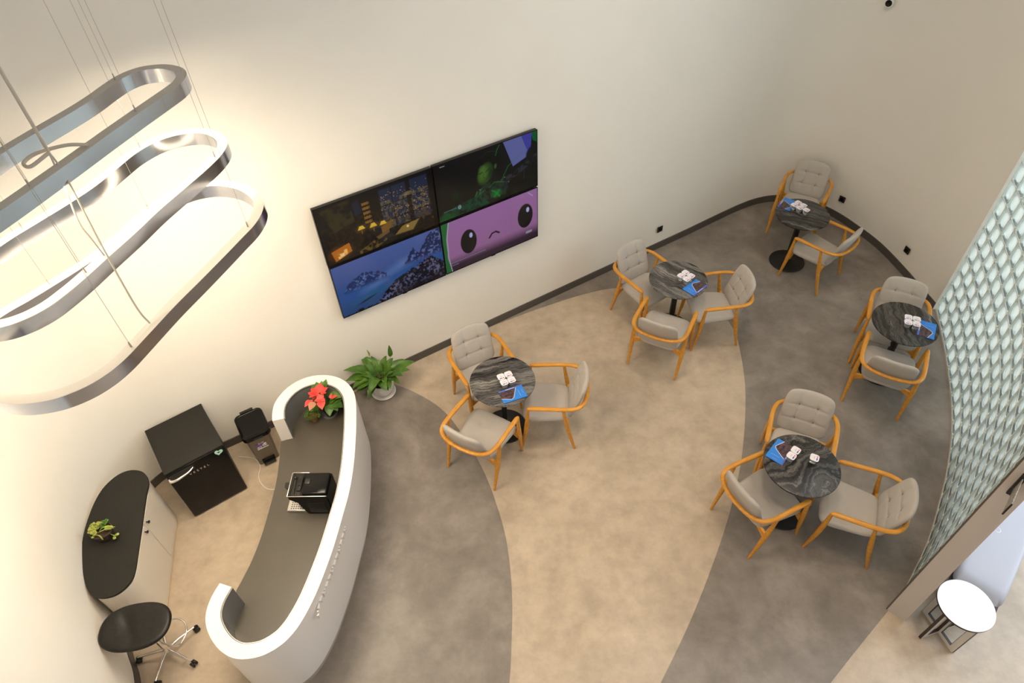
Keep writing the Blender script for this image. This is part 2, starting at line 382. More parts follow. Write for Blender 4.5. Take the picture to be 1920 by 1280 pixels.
for i in range(cols):
    a, b_ = pts[i], pts[i + 1]; t = (b_ - a).normalized(); nn = (-t.y, t.x)   # inward (to the room) normal
    o = (a + b_) / 2 - Vector(nn) * 0.05
    for k in range(ROWS): block(glass, o, (t.x, t.y), nn, 0.02 + k * PITCH)
    # vertical joint
off = offset([tuple(p) for p in pts], -0.05)
for p, q in zip(off, [tuple(x) for x in pts]):
    d = Vector((q[0] - p[0], q[1] - p[1])).normalized(); ang = math.atan2(d.y, d.x)
    box(joint, (p[0], p[1], 0.02 + ROWS * PITCH / 2), (0.088, 0.010, ROWS * PITCH), rot=Matrix.Rotation(ang, 3, 'Z'))
A = offset([tuple(p) for p in pts], -0.05 + 0.044); B_ = offset([tuple(p) for p in pts], -0.05 - 0.044)
for k in range(ROWS + 1): strip_prism(joint, A, B_, 0.015 + k * PITCH, 0.025 + k * PITCH)
strip_prism(joint, A, B_, 0.0, 0.015)
build('glass_block', glass, MT['glass'], gr, ang=25)
build('joint', joint, MT['mortar'], gr, smooth=False)
# end post of the glass wall
bm = bmesh.new(); prism(bm, [(3.045, 2.205), (3.082, 2.232), (3.185, 2.135), (3.15, 2.105)], 0, 5.5)
tag(build('trim_2', bm, MT['post'], smooth=False), kind='structure')
bm = bmesh.new(); prism(bm, [(3.040, 2.212), (3.078, 2.245), (3.096, 2.229), (3.056, 2.197)], 0, 5.5)
tag(build('trim_3', bm, MT['bronze'], smooth=False), kind='structure')

# ================================================================ TABLE AND CHAIR BUILDERS
def superpad(bm, a, b_, T, fpos, nr=14, ns=64, ex=5.0, edge=5.0, dent=None):
    """rounded-rectangle pad; fpos(x, y, d) maps plan position and thickness offset to 3-D"""
    for side in (1, -1):
        rings = []
        for i in range(nr + 1):
            r = (i / nr) ** 0.8; ring = []
            if i == 0: rings.append([bm.verts.new(fpos(0, 0, side * (T - (dent(0, 0) if dent and side > 0 else 0))))]); continue
            for k in range(ns):
                th = 2 * PI * k / ns; c_, s_ = math.cos(th), math.sin(th)
                q = (abs(c_) ** ex + abs(s_) ** ex) ** (-1 / ex)
                x, y = a * r * q * c_, b_ * r * q * s_
                d = T * (max(0.0, 1 - r ** edge)) ** 0.5
                if dent and side > 0: d -= dent(x, y) * (1 - r ** 8)
                ring.append(bm.verts.new(fpos(x, y, side * d)))
            rings.append(ring)
        for k in range(ns): bm.faces.new((rings[0][0], rings[1][k], rings[1][(k + 1) % ns]))
        for A, B_ in zip(rings[1:], rings[2:]):
            for k in range(ns): bm.faces.new((A[k], B_[k], B_[(k + 1) % ns], A[(k + 1) % ns]))
    bmesh.ops.remove_doubles(bm, verts=bm.verts, dist=1e-5)
def tuft(pts, seams, depth, w=0.012):
    def f(x, y):
        d = sum(depth * math.exp(-((x - px) ** 2 + (y - py) ** 2) / (2 * 0.018 ** 2)) for px, py in pts)
        for (ax, pos) in seams:
            u = (x if ax == 'x' else y) - pos; d += depth * 0.5 * math.exp(-u * u / (2 * 0.007 ** 2))
        return d
    return f
def make_chair():
    t = thing('armchair', 'armchair', 'chair')
    rail = [(0.277, 0.205, .632), (0.281, 0.10, .636), (0.285, -0.03, .64), (0.286, -0.15, .642), (0.277, -0.235, .643), (0.245, -0.30, .643), (0.18, -0.342, .643), (0.09, -0.362, .643), (0, -0.368, .643)]
    rail = rail + [(-x, y, z) for x, y, z in rail[::-1][1:]]
    P_ = catmull(rail, 6); n = len(P_)
    R = [0.0245 - 0.004 * math.sin(PI * i / (n - 1)) for i in range(n)]; R[0] = R[-1] = 0.013; R[1] = R[-2] = 0.021
    bm = bmesh.new(); tube(bm, P_, R, 12, flat=0.78); build('arm_rail', bm, MT['wood'], t, ang=60)
    for s in (1, -1):
        for (f, tp, bow) in (((.277, .267), (.277, .203), .02), ((.273, -.266), (.284, -.135), -.018)):
            bm = bmesh.new(); q = []
            for i in range(9):
                u = i / 8; q.append((s * (f[0] + (tp[0] - f[0]) * u), f[1] + (tp[1] - f[1]) * u - bow * math.sin(PI * u) * .6, 0.632 * u))
            tube(bm, q, [.012, .015, .018, .021, .0235, .0235, .020, .017, .014], 10); build('leg', bm, MT['wood'], t, ang=60)
    for y, y2 in ((.205, .235), (-.185, -.205)):
        bm = bmesh.new(); pr = [(-.268, .30), (-.268, .375), (-.2, .385), (0, .385), (.2, .385), (.268, .375), (.268, .30), (.18, .352), (0, .356), (-.18, .352)]
        a = [bm.verts.new((x, y - .012, z)) for x, z in pr]; b_ = [bm.verts.new((x, y + .012, z)) for x, z in pr]
        bm.faces.new(a); bm.faces.new(b_[::-1])
        for i in range(len(pr)): j = (i + 1) % len(pr); bm.faces.new((a[i], b_[i], b_[j], a[j]))
        build('cross_rail', bm, MT['wood'], t, smooth=False)
    # seat pad
    def sp(x, y, d):
        w = 1.0 + 0.10 * (y / .245)                       # wider to the front
        z = 0.395 + d + 0.010 * (y / .24) - 0.012 * math.exp(-((x / .17) ** 2 + ((y + .03) / .15) ** 2)) * (1 if d > 0 else 0)
        return (x * w, y + .02, z)
    bm = bmesh.new(); superpad(bm, .238, .245, .042, sp, ex=6, edge=7, dent=tuft([(-.08, -.09), (.08, -.09), (-.08, .08), (.08, .08)], [], .006))
    build('seat', bm, MT['fabric'], t, ang=80)
    # back pad: leans back, wraps round the sitter, 2 x 2 buttons
    def bp_(x, y, d):
        v = (y + .22) / .44                                 # 0 bottom, 1 top
        w = 1.02 - 0.06 * v
        cx = x * w
        yy = -.205 - .155 * v + 0.55 * cx * cx * (0.4 + v) ; z = .405 + .44 * v - 0.25 * cx * cx * v
        nx = -1.1 * cx * (0.4 + v); l = math.hypot(nx, 1)
        return (cx + d * nx / l, yy + d * .95 / l, z + d * .30)
    bm = bmesh.new(); superpad(bm, .222, .222, .034, bp_, nr=26, ns=112, ex=6.5, edge=5, dent=tuft([(-.085, -.07), (.085, -.07), (-.085, .075), (.085, .075)], [('y', -.07), ('y', .075), ('x', -.085), ('x', .085)], .012))
    build('backrest', bm, MT['fabric'], t, ang=80)
    for px in (-.085, .085):
        for py in (-.07, .075):
            bm = bmesh.new(); q = Vector(bp_(px, py, .034 - .017)); bmesh.ops.create_uvsphere(bm, u_segments=8, v_segments=6, radius=.006)
            bmesh.ops.translate(bm, vec=q, verts=bm.verts); build('button', bm, MT['button'], t)
    return t
def make_table():
    t = thing('bistro_table', 'table', 'table')
    bm = bmesh.new(); lathe(bm, [(0, .729), (.308, .729), (.318, .733), (.32, .738), (.32, .744), (.317, .749), (.312, .75), (0, .75)], 72)
    build('tabletop', bm, MT['marble'], t, ang=40)
    bm = bmesh.new(); box(bm, (0, 0, .365), (.052, .052, .70), .004); box(bm, (0, 0, .722), (.22, .22, .012), .002); build('column', bm, MT['black_metal'], t)
    bm = bmesh.new(); lathe(bm, [(0, 0.002), (.216, 0.002), (.22, .006), (.22, .012), (.214, .018), (.06, .024), (.04, .04), (0, .04)], 64); build('base_plate', bm, MT['black_metal'], t)
    return t
def make_cup():
    t = thing('water_cup', 'cup', 'cup')
    def sq(h, ex=4.5, n=24):
        o = []
        for k in range(n):
            a = 2 * PI * k / n; q = (abs(math.cos(a)) ** ex + abs(math.sin(a)) ** ex) ** (-1 / ex); o.append((h * q * math.cos(a), h * q * math.sin(a)))
        return o
    bm = bmesh.new(); prev = None
    for h, z in ((.022, 0.0005), (.024, .004), (.027, .03), (.030, .052), (.033, .053), (.033, .055)):
        r = [bm.verts.new((x, y, z)) for x, y in sq(h)]
        if prev:
            for k in range(24): bm.faces.new((prev[k], prev[(k + 1) % 24], r[(k + 1) % 24], r[k]))
        else: bm.faces.new(r)
        prev = r
    bm.faces.new(prev); build('cup_body', bm, MT['cup'], t)
    bm = bmesh.new(); prism(bm, sq(.0335), .0552, .0566); l = build('lid', bm, MT['lid'], t, smooth=False)
    bm = bmesh.new(); box(bm, (-.008, -.019, .0569), (.024, .009, .0006)); box(bm, (.015, -.019, .0569), (.010, .011, .0006), mi=1); box(bm, (0.0, .0, .0569), (.030, .0015, .0005)); box(bm, (0.002, .007, .0569), (.022, .0015, .0005), mi=1)
    build('lid_print', bm, [MT['purple'], MT['redp']], l, smooth=False)
    return t

def colour_grid(name, w, h, img, m, parent, face='xz', gap=0.0):
    """flat grid of w x h metres coloured by img[rows, cols, 3] (row 0 = top)"""
    H_, W_, _ = img.shape
    verts = []; cols_ = np.ones((H_ * W_, 4), dtype=np.float32)
    xs = np.linspace(-w / 2, w / 2, W_); ys = np.linspace(h / 2, -h / 2, H_)
    for y in ys:
        for x in xs: verts.append((x, 0, y) if face == 'xz' else (x, y, 0))
    faces = []
    for r in range(H_ - 1):
        for c_ in range(W_ - 1):
            a = r * W_ + c_; faces.append((a, a + W_, a + W_ + 1, a + 1))
    me = bpy.data.meshes.new(name); me.from_pydata(verts, [], faces); me.update()
    at_ = me.color_attributes.new('Col', 'FLOAT_COLOR', 'POINT')
    cols_[:, :3] = img.reshape(-1, 3); at_.data.foreach_set('color', cols_.ravel())
    me.materials.append(m); return link_obj(name, me, parent)
# small painter ---------------------------------------------------
def canvas(W_, H_, top, bot):
    v = np.linspace(0, 1, H_)[:, None, None]; return (np.array(top)[None, None] * (1 - v) + np.array(bot)[None, None] * v) * np.ones((H_, W_, 1))
def UV(img):
    H_, W_, _ = img.shape; return np.meshgrid(np.linspace(0, 1, W_), np.linspace(0, 1, H_))
def put(img, mask, col, a=1.0):
    k = np.clip(mask, 0, 1)[..., None] * a; img[:] = img * (1 - k) + np.array(col) * k
def polymask(img, P_):
    u, v = UV(img); n = len(P_); ins = np.zeros(u.shape, bool); j = n - 1
    for i in range(n):
        (xi, yi), (xj, yj) = P_[i], P_[j]
        if yi != yj: ins ^= ((yi > v) != (yj > v)) & (u < (xj - xi) * (v - yi) / (yj - yi) + xi)
        j = i
    return ins.astype(float)
def ell(img, cx, cy, rx, ry, rot=0, soft=0.08):
    u, v = UV(img); x, y = u - cx, (v - cy); c_, s_ = math.cos(rot), math.sin(rot); asp = 9 / 16
    y = y * asp; X = x * c_ + y * s_; Y = -x * s_ + y * c_
    return np.clip((1 - np.sqrt((X / rx) ** 2 + (Y / (ry * asp)) ** 2)) / soft, 0, 1)
def line(img, P_, w):
    u, v = UV(img); v = v * 9 / 16; m_ = np.zeros(u.shape)
    for (a, b_), (c_, d) in zip(P_, P_[1:]):
        b2, d2 = b_ * 9 / 16, d * 9 / 16; dx, dy = c_ - a, d2 - b2; l2 = dx * dx + dy * dy or 1e-9
        t = np.clip(((u - a) * dx + (v - b2) * dy) / l2, 0, 1); dist = np.hypot(u - a - t * dx, v - b2 - t * dy)
        m_ = np.maximum(m_, np.clip((w - dist) / (w * .4) , 0, 1))
    return m_
def smooth_noise(shape, cells, seed, octaves=4):
    rs = np.random.RandomState(seed); H_, W_ = shape; out = np.zeros(shape); amp = 1; tot = 0
    for o in range(octaves):
        n = cells * 2 ** o; g_ = rs.rand(n + 2, 2 * n + 2)
        y = np.linspace(0, n, H_); x = np.linspace(0, 2 * n, W_); yi = y.astype(int).clip(0, n); xi = x.astype(int).clip(0, 2 * n)
        fy = (y - yi)[:, None]; fx = (x - xi)[None]; fy = fy * fy * (3 - 2 * fy); fx = fx * fx * (3 - 2 * fx)
        a = g_[yi][:, xi]; b_ = g_[yi][:, xi + 1]; c_ = g_[yi + 1][:, xi]; d = g_[yi + 1][:, xi + 1]
        out += amp * ((a * (1 - fx) + b_ * fx) * (1 - fy) + (c_ * (1 - fx) + d * fx) * fy); tot += amp; amp *= .55
    return out / tot

# ================================================================ TABLES, CHAIRS, THINGS ON THEM
tables = [  # x, y, label, marble, rotation of the top
    (-.11, 4.28, 'round grey veined marble table nearest the potted peace lily', 'marble', 0.22),
    (1.87, 5.63, 'round pale grey marble table in the middle of the back wall with diagonal veins', 'marble', -0.75),
    (3.60, 6.71, 'round dark marble table farthest back, in the rounded corner of the wall', 'marble_b', -0.55),
    (4.03, 4.80, 'round black marble table close to the glass block wall', 'marble_b', 1.45),
    (2.44, 3.18, 'round swirled black marble table in the foreground with three cups and a leaflet', 'marble_s', 0.4)]
t0 = make_table(); T_ = []
for i, (x, y, lab, mm, rz) in enumerate(tables):
    o = t0 if i == 0 else copy_tree(t0)
    o.location = (x, y, 0.0016 if i else 0.0); tag(o, lab, 'table', 'bistro tables')
    top = [c for c in o.children if c.name.startswith('tabletop')][0]; top.rotation_euler.z = rz
    if i: top.data = top.data.copy(); top.data.materials[0] = MT[mm]
    T_.append(o)
chairs = [
    (-.321, 3.894, -.572, 'grey armchair nearest the reception desk, its back to it'),
    (-.296, 4.632, -2.685, 'grey armchair closest to the wall screens, back to the wall'),
    (.351, 4.267, 1.473, 'grey armchair right of the table beside the peace lily, facing the desk'),
    (1.594, 5.892, -2.565, 'grey armchair at the long wall just left of a wall socket'),
    (1.663, 5.176, -.51, 'grey armchair on the near side of the pale table by the long wall'),
    (2.288, 5.531, 1.655, 'grey armchair right of the pale marble table by the long wall'),
    (3.891, 7.395, 2.58, 'grey armchair tucked in the rounded corner, farthest chair from the reception desk'),
    (3.792, 6.427, .717, 'grey armchair at the corner table, its back near the skirting below the wall socket'),
    (4.11, 5.046, -3.629, 'grey armchair between the curved wall and the table that touches the glass blocks'),
    (3.84, 4.497, -.547, 'grey armchair on the near side of the table that touches the glass blocks'),
    (2.601, 3.568, 2.688, 'grey armchair behind the swirled black marble table, facing the camera'),
    (2.153, 3.07, -1.156, 'grey armchair left of the swirled black table, one leg on beige floor'),
    (2.897, 2.932, 1.118, 'grey armchair right of the swirled black marble table, nearest the end of the glass wall')]
c0 = make_chair()
for i, (x, y, rz, lab) in enumerate(chairs):
    o = c0 if i == 0 else copy_tree(c0)
    o.location = (x, y, 0.002); o.rotation_euler.z = rz; tag(o, lab, 'chair', 'upholstered wooden armchairs')
# brochures
img = canvas(97, 61, (0.035, 0.20, 0.66), (0.035, 0.22, 0.70)); u, v = UV(img)
put(img, (v < .10), (0.10, 0.15, 0.55))
pic = [(0, .11), (.72, .11), (.50, .72), (.44, .82), (.37, .86), (.0, .62)]
put(img, polymask(img, pic), (.075, .045, .05))
nz = smooth_noise(u.shape, 8, 3); put(img, polymask(img, pic) * (nz > .55), (.13, .07, .08)); put(img, polymask(img, pic) * (nz < .40), (.03, .02, .025))
put(img, line(img, [(.72, .11), (.50, .72), (.44, .82), (.37, .86), (0, .62)], .009), (.85, .85, .9))
put(img, line(img, [(.30, .06), (.66, .06)], .013), (.7, .72, .85))
put(img, line(img, [(.765, .33), (.765, .84)], .006), (.55, .68, .95)); put(img, line(img, [(.91, .36), (.91, .66)], .005), (.45, .6, .95))
b0 = thing('brochure', 'brochure', 'brochure')
bm = bmesh.new(); box(bm, (0, 0, .003), (.238, .154, .006)); build('pages', bm, MT['paper_edge'], b0, smooth=False)
cv = colour_grid('cover', .240, .156, img, MT['print'], b0, 'xy'); cv.location = (0, 0, .0066)
bros = [(-.015, 4.099, 20, 'blue leaflet with a dark picture on the marble table beside the peace lily'),
        (2.019, 5.475, -140, 'blue leaflet at the near edge of the pale marble table by the long wall'),
        (3.475, 6.912, 49, 'blue leaflet partly beyond the cups on the farthest table, in the rounded corner'),
        (4.196, 4.69, 58.5, 'blue leaflet with a maroon picture on the table against the glass blocks'),
        (2.293, 3.318, -134, 'blue leaflet with a maroon picture on the swirled black table, partly under a cup pair')]
for i, (x, y, a, lab) in enumerate(bros):
    o = b0 if i == 0 else copy_tree(b0)
    o.location = (x, y, .7522); o.rotation_euler.z = math.radians(a); tag(o, lab, 'leaflet', 'blue leaflets on the tables')
# water cups
cp0 = make_cup(); first = True
spots = {0: ('the table beside the peace lily', [(-0.1211, 4.2763, 22, 'left rear'), (-0.0497, 4.3051, 22, 'right rear'), (-0.0923, 4.2049, 22, 'left front'), (-0.0209, 4.2337, 22, 'right front')]),
         1: ('the pale table by the long wall', [(1.8898, 5.6177, 40, 'leftmost'), (1.9487, 5.6672, 40, 'farthest'), (1.9393, 5.5588, 40, 'nearest'), (1.9982, 5.6083, 40, 'rightmost')]),
         2: ('the farthest corner table', [(3.5194, 6.8195, 35, 'leftmost'), (3.5825, 6.8636, 35, 'farthest'), (3.5635, 6.7564, 35, 'near left'), (3.6266, 6.8005, 35, 'right middle'), (3.63, 6.7077, 35, 'nearest')]),
         3: ('the table against the glass blocks', [(4.0505, 4.8268, -24, 'left rear'), (4.1208, 4.7955, -24, 'right rear'), (4.0192, 4.7565, -24, 'left front'), (4.0895, 4.7252, -24, 'right front')]),
         4: ('the swirled black table', [(2.4045, 3.2865, 45, 'farther of the pair overlapping the leaflet on'), (2.350, 3.232, 45, 'nearer of the pair overlapping the leaflet on'), (2.542, 3.207, 60, 'lone one standing apart on')])}
for k, (where, lst) in spots.items():
    for (x, y, a, pos) in lst:
        o = cp0 if first else copy_tree(cp0); first = False
        zt = .7515
        if k == 4 and 'pair' in pos: zt = .7590
        o.location = (x, y, zt); o.scale = (1.10, 1.10, 1.05); o.rotation_euler.z = math.radians(a)
        lab = ('small sealed water cup, ' + pos + ' ' + where) if k == 4 else ('small sealed water cup, ' + pos + ' in cluster on ' + where)
        tag(o, lab, 'cup', 'sealed water cups on the tables')

# ================================================================ VIDEO SCREENS
a_w = Vector((-1.1715, 5.2250)); d_w = Vector((0.8621, 0.5067)); n_w = Vector((0.5067, -0.8621))
def scr_TL():
    im = canvas(257, 145, (.004, .004, .006), (.006, .004, .002)); u, v = UV(im); nz = smooth_noise(u.shape, 8, 5); n2 = smooth_noise(u.shape, 24, 6, 3)
    put(im, np.clip((n2 - .45) * 4, 0, 1) * (v > .35), (.022, .013, .004), .9)                 # cluttered dark room
    put(im, polymask(im, [(.04, .06), (.28, .02), (.30, .40), (.12, .48)]) * np.clip((nz - .42) * 6, 0, 1), (.030, .026, .008))
    put(im, polymask(im, [(.30, .10), (.36, .07), (.37, .30), (.31, .34)]), (.010, .014, .030))
    for (x0, x1) in ((.53, .63), (.64, .76), (.80, .95)):                                     # tall window panes full of town lights
        for (y0, y1) in ((.05, .32), (.34, .58), (.60, .74)):
            mk = ((u > x0) & (u < x1) & (v > y0) & (v < y1)).astype(float); put(im, mk, (.010, .020, .050)); put(im, mk * (v > .25) * np.clip((n2 - .46) * 5, 0, 1), (.11, .085, .045))
    rs = np.random.RandomState(4)
    for i in range(170):
        x, y = .53 + .42 * rs.rand(), .10 + .55 * rs.rand() ** .8
        if .763 < x < .797: continue
        r_ = .0022 + .003 * rs.rand(); put(im, ell(im, x, y, r_, r_ * 1.78, 0, .9), (1.0, .60, .20), .5 + .5 * rs.rand())
    for k in range(3): put(im, ell(im, .77, .24 + .02 * k, .05, .02, 0, 1), (.6, .45, .2), .3)
    for k_ in range(5):                                                                       # bookcase
        for b in range(9): put(im, (u > .375 + .0075 * b) & (u < .381 + .0075 * b) & (abs(v - (.18 + .078 * k_)) < .026 - .004 * ((b * 7 + k_) % 3)), (.24 + .04 * ((b + k_) % 3), .13, .02), .85)
    put(im, ell(im, .12, .84, .12, .16, 0, 1.4), (.30, .09, .008), .8)
    put(im, polymask(im, [(.05, .78), (.21, .72), (.22, .88), (.07, .97)]), (.50, .15, .012)); put(im, polymask(im, [(.09, .84), (.18, .80), (.18, .90), (.10, .95)]) * np.clip((n2 - .4) * 5, 0, 1), (1.0, .55, .12)); put(im, ell(im, .135, .89, .022, .045, 0, .9), (1.0, .75, .35))
    for (x, y) in ((.335, .56), (.435, .585), (.52, .61)):                                    # shaded lamps
        put(im, ell(im, x, y, .06, .09, 0, 1.6), (.28, .15, .01), .7); put(im, polymask(im, [(x - .014, y - .045), (x + .014, y - .045), (x + .032, y + .02), (x - .032, y + .02)]), (.75, .48, .05)); put(im, line(im, [(x, y + .02), (x, y + .10)], .004), (.20, .11, .02))
    put(im, polymask(im, [(.50, .66), (.60, .60), (.575, .74), (.50, .80)]), (.20, .095, .012)); put(im, polymask(im, [(.44, .80), (.56, .75), (.56, .80), (.46, .86)]), (.14, .075, .012))
    put(im, polymask(im, [(.60, .90), (.68, .78), (.84, .76), (.77, .92)]), (.24, .15, .035)); put(im, ell(im, .725, .82, .014, .03, 0, .7), (1.0, .7, .25)); put(im, line(im, [(.60, .90), (.77, .92), (.84, .76)], .005), (.06, .035, .01))
    put(im, polymask(im, [(.26, .96), (.42, .84), (.55, .90), (.42, 1.0), (.26, 1.0)]) * np.clip((n2 - .38) * 4, 0, 1), (.14, .085, .018))
    put(im, polymask(im, [(.62, .64), (.96, .62), (.98, .86), (.84, .78)]) * np.clip((n2 - .46) * 5, 0, 1), (.07, .035, .012)); put(im, ell(im, .84, .68, .05, .06, 0, .8), (.06, .045, .02), .8)
    put(im, (u > .965) | (u < .01), (.002, .002, .002)); return im
def scr_TR():
    im = canvas(257, 145, (.002, .003, .005), (.002, .004, .003)); u, v = UV(im); nz = smooth_noise(u.shape, 6, 9); n2 = smooth_noise(u.shape, 22, 10, 3)
    put(im, polymask(im, [(.66, .0), (.94, .0), (.92, .38), (.75, .48)]), (.115, .13, .36)); put(im, polymask(im, [(.84, .0), (.95, .0), (.93, .35), (.89, .25)]), (.05, .05, .34)); put(im, ell(im, .93, .36, .05, .14, .3, .3), (.003, .004, .006))
    put(im, polymask(im, [(.945, .0), (1, .0), (1, .20), (.955, .14)]), (.0, .10, .02))
    put(im, polymask(im, [(.58, .66), (.78, .56), (1.0, .38), (1.0, .50), (.80, .66), (.62, .78)]) * np.clip((n2 - .30) * 3, 0, 1), (.022, .026, .036)); put(im, line(im, [(.86, .55), (.86, .80)], .004), (.02, .025, .03))
    put(im, ell(im, .505, .27, .115, .26, .2, .15), (.001, .002, .002)); put(im, line(im, [(.44, .14), (.50, .06), (.58, .10)], .004), (.01, .03, .02))     # dark hair
    put(im, ell(im, .47, .43, .082, .215, .35, .25), (.020, .060, .010)); put(im, ell(im, .452, .42, .058, .165, .35, .7), (.065, .150, .022)); put(im, ell(im, .445, .33, .045, .08, .2, 1.0), (.075, .17, .03), .8)
    put(im, ell(im, .575, .36, .016, .055, .1, .5), (.035, .085, .02)); put(im, ell(im, .53, .44, .035, .16, .1, .9), (.006, .014, .006), .8)
    for P_ in ([(.415, .40), (.445, .385)], [(.475, .40), (.515, .36)]): put(im, line(im, P_, .006), (.008, .02, .006))
    put(im, line(im, [(.458, .40), (.447, .485), (.462, .49)], .003), (.02, .05, .012)); put(im, line(im, [(.440, .565), (.47, .57), (.495, .54)], .0045), (.09, .05, .03))
    put(im, polymask(im, [(.34, .78), (.42, .64), (.52, .60), (.64, .66), (.72, .80), (.66, .94), (.38, .90)]) * np.clip((n2 - .34) * 4, 0, 1), (.012, .026, .018))
    put(im, ell(im, .57, .86, .07, .10, .3, 1.2), (.0, .22, .02), .9)
    for P_, w_ in (([(.53, .78), (.57, .84), (.60, .93)], .010), ([(.55, .90), (.60, .82)], .010), ([(.36, .78), (.38, .70)], .006), ([(.43, .66), (.40, .76), (.46, .72)], .004), ([(.50, .70), (.56, .64), (.66, .70)], .0035), ([(.58, .18), (.60, .08), (.625, .02)], .0035), ([(.62, .68), (.70, .44), (.84, .30)], .003)): put(im, line(im, P_, w_), (.01, .20, .03), .8)
    for (x, y) in ((.41, .68), (.70, .73), (.66, .62)): put(im, ell(im, x, y, .007, .013, 0, .8), (.20, .28, .26))
    put(im, ell(im, .18, .62, .06, .10, 0, 1.4), (.004, .03, .008), .7)
    put(im, polymask(im, [(0, 1), (0, .88), (.20, .80), (.42, .76), (.5, 1)]) * np.clip((n2 - .25) * 3, 0, 1), (.0, .050, .022)); put(im, ell(im, .06, 1.0, .16, .14, 0, 1.0), (.0, .08, .008))
    for x in (.06, .075, .09): put(im, line(im, [(x, .045), (x + .008, .045)], .005), (.30, .33, .36))
    for k in range(9): put(im, line(im, [(.05 + .014 * k, .845), (.057 + .014 * k, .845)], .0035), (.09, .20, .16))
    put(im, ell(im, .20, .85, .018, .045, 0, .3), (.20, .30, .32)); put(im, line(im, [(.20, .83), (.20, .87)], .003), (.02, .05, .05)); return im
def scr_BL():
    im = canvas(257, 145, (.075, .12, .36), (.015, .06, .18)); u, v = UV(im); nz = smooth_noise(u.shape, 6, 12, 5); n2 = smooth_noise(u.shape, 14, 13, 5); n3 = smooth_noise(u.shape, 30, 14, 3)
    put(im, np.clip((v - .30) / .25, 0, 1) * np.clip((.85 - v) / .2, 0, 1), (.02, .085, .30), .9); put(im, ell(im, .36, .58, .22, .12, -.3, 1.4), (.12, .25, .52), .8); put(im, ell(im, .62, .42, .24, .14, -.2, 1.4), (.16, .26, .58), .75)
    def ridge(base, P_, c1, c2, lo=.45):
        xs = [p[0] for p in P_]; ys = [p[1] for p in P_]; top = np.interp(u, xs, ys) + (n3 - .5) * .09 + (n2 - .5) * .06
        mk = np.clip((v - top) * 60, 0, 1) * np.clip((base - v) * 9, 0, 1); put(im, mk, c1); put(im, mk * np.clip((n3 * .6 + n2 * .4 - lo) * 9, 0, 1), c2)
    ridge(.60, [(0, .66), (.08, .46), (.16, .34), (.22, .30), (.27, .28), (.33, .34), (.40, .38), (.47, .50), (.52, .75)], (.010, .028, .12), (.10, .17, .42), .50)
    ridge(.52, [(.56, .60), (.66, .36), (.70, .26), (.73, .20), (.78, .34), (.83, .22), (.88, .08), (.94, .00), (1.0, -.06)], (.010, .020, .085), (.11, .16, .38), .50)
    put(im, ell(im, .30, .76, .26, .10, -.2, 1.2), (.010, .12, .22), .8); put(im, ell(im, .24, .83, .12, .03, -.25, .6), (.003, .010, .02), .8)
    ridge(1.4, [(0, 1.02), (.15, .96), (.30, .99), (.38, .90), (.44, .78), (.52, .68), (.66, .60), (.78, .53), (.88, .48), (.94, .58), (1, .68)], (.002, .003, .009), (.11, .12, .24), .52)
    put(im, np.clip((u - .45) * 6, 0, 1) * np.clip((v - .80) * 8, 0, 1), (.002, .003, .008), .85); put(im, ell(im, .955, .93, .014, .038, 0, .3), (.05, .06, .09)); return im
def scr_BR():
    im = canvas(257, 145, (.33, .145, .37), (.30, .13, .28)); u, v = UV(im)
    put(im, np.clip((v - .70) / .2, 0, 1), (.015, .007, .016), .95)
    put(im, polymask(im, [(0, 0), (.07, 0), (.035, .3), (.03, .7), (.05, 1), (0, 1)]), (.01, .13, .03)); put(im, line(im, [(.075, 0), (.045, .3), (.04, .7), (.06, 1)], .006), (.35, .40, .42))
    for cx, cy in ((.255, .52), (.865, .47)):
        put(im, ell(im, cx, cy, .085, .25, 0, .06), (.003, .003, .004)); put(im, ell(im, cx + .028, cy - .11, .018, .055, 0, .15), (.45, .45, .75))
    put(im, line(im, [(.47, .62), (.50, .55), (.54, .54), (.575, .59)], .011), (.008, .004, .008))
    put(im, line(im, [(.88, .83), (.925, .83)], .017), (.30, .28, .36))
    for k in range(22): put(im, line(im, [(.055 + .017 * k, .83), (.065 + .017 * k, .83)], .004), (.22, .18, .26))
    for k in range(5): put(im, line(im, [(.055 + .017 * k, .885), (.065 + .017 * k, .885)], .004), (.20, .17, .24))
    put(im, line(im, [(.90, .03), (.95, .12)], .004), (.6, .55, .7), .6); return im
ang_w = math.atan2(d_w.y, d_w.x)
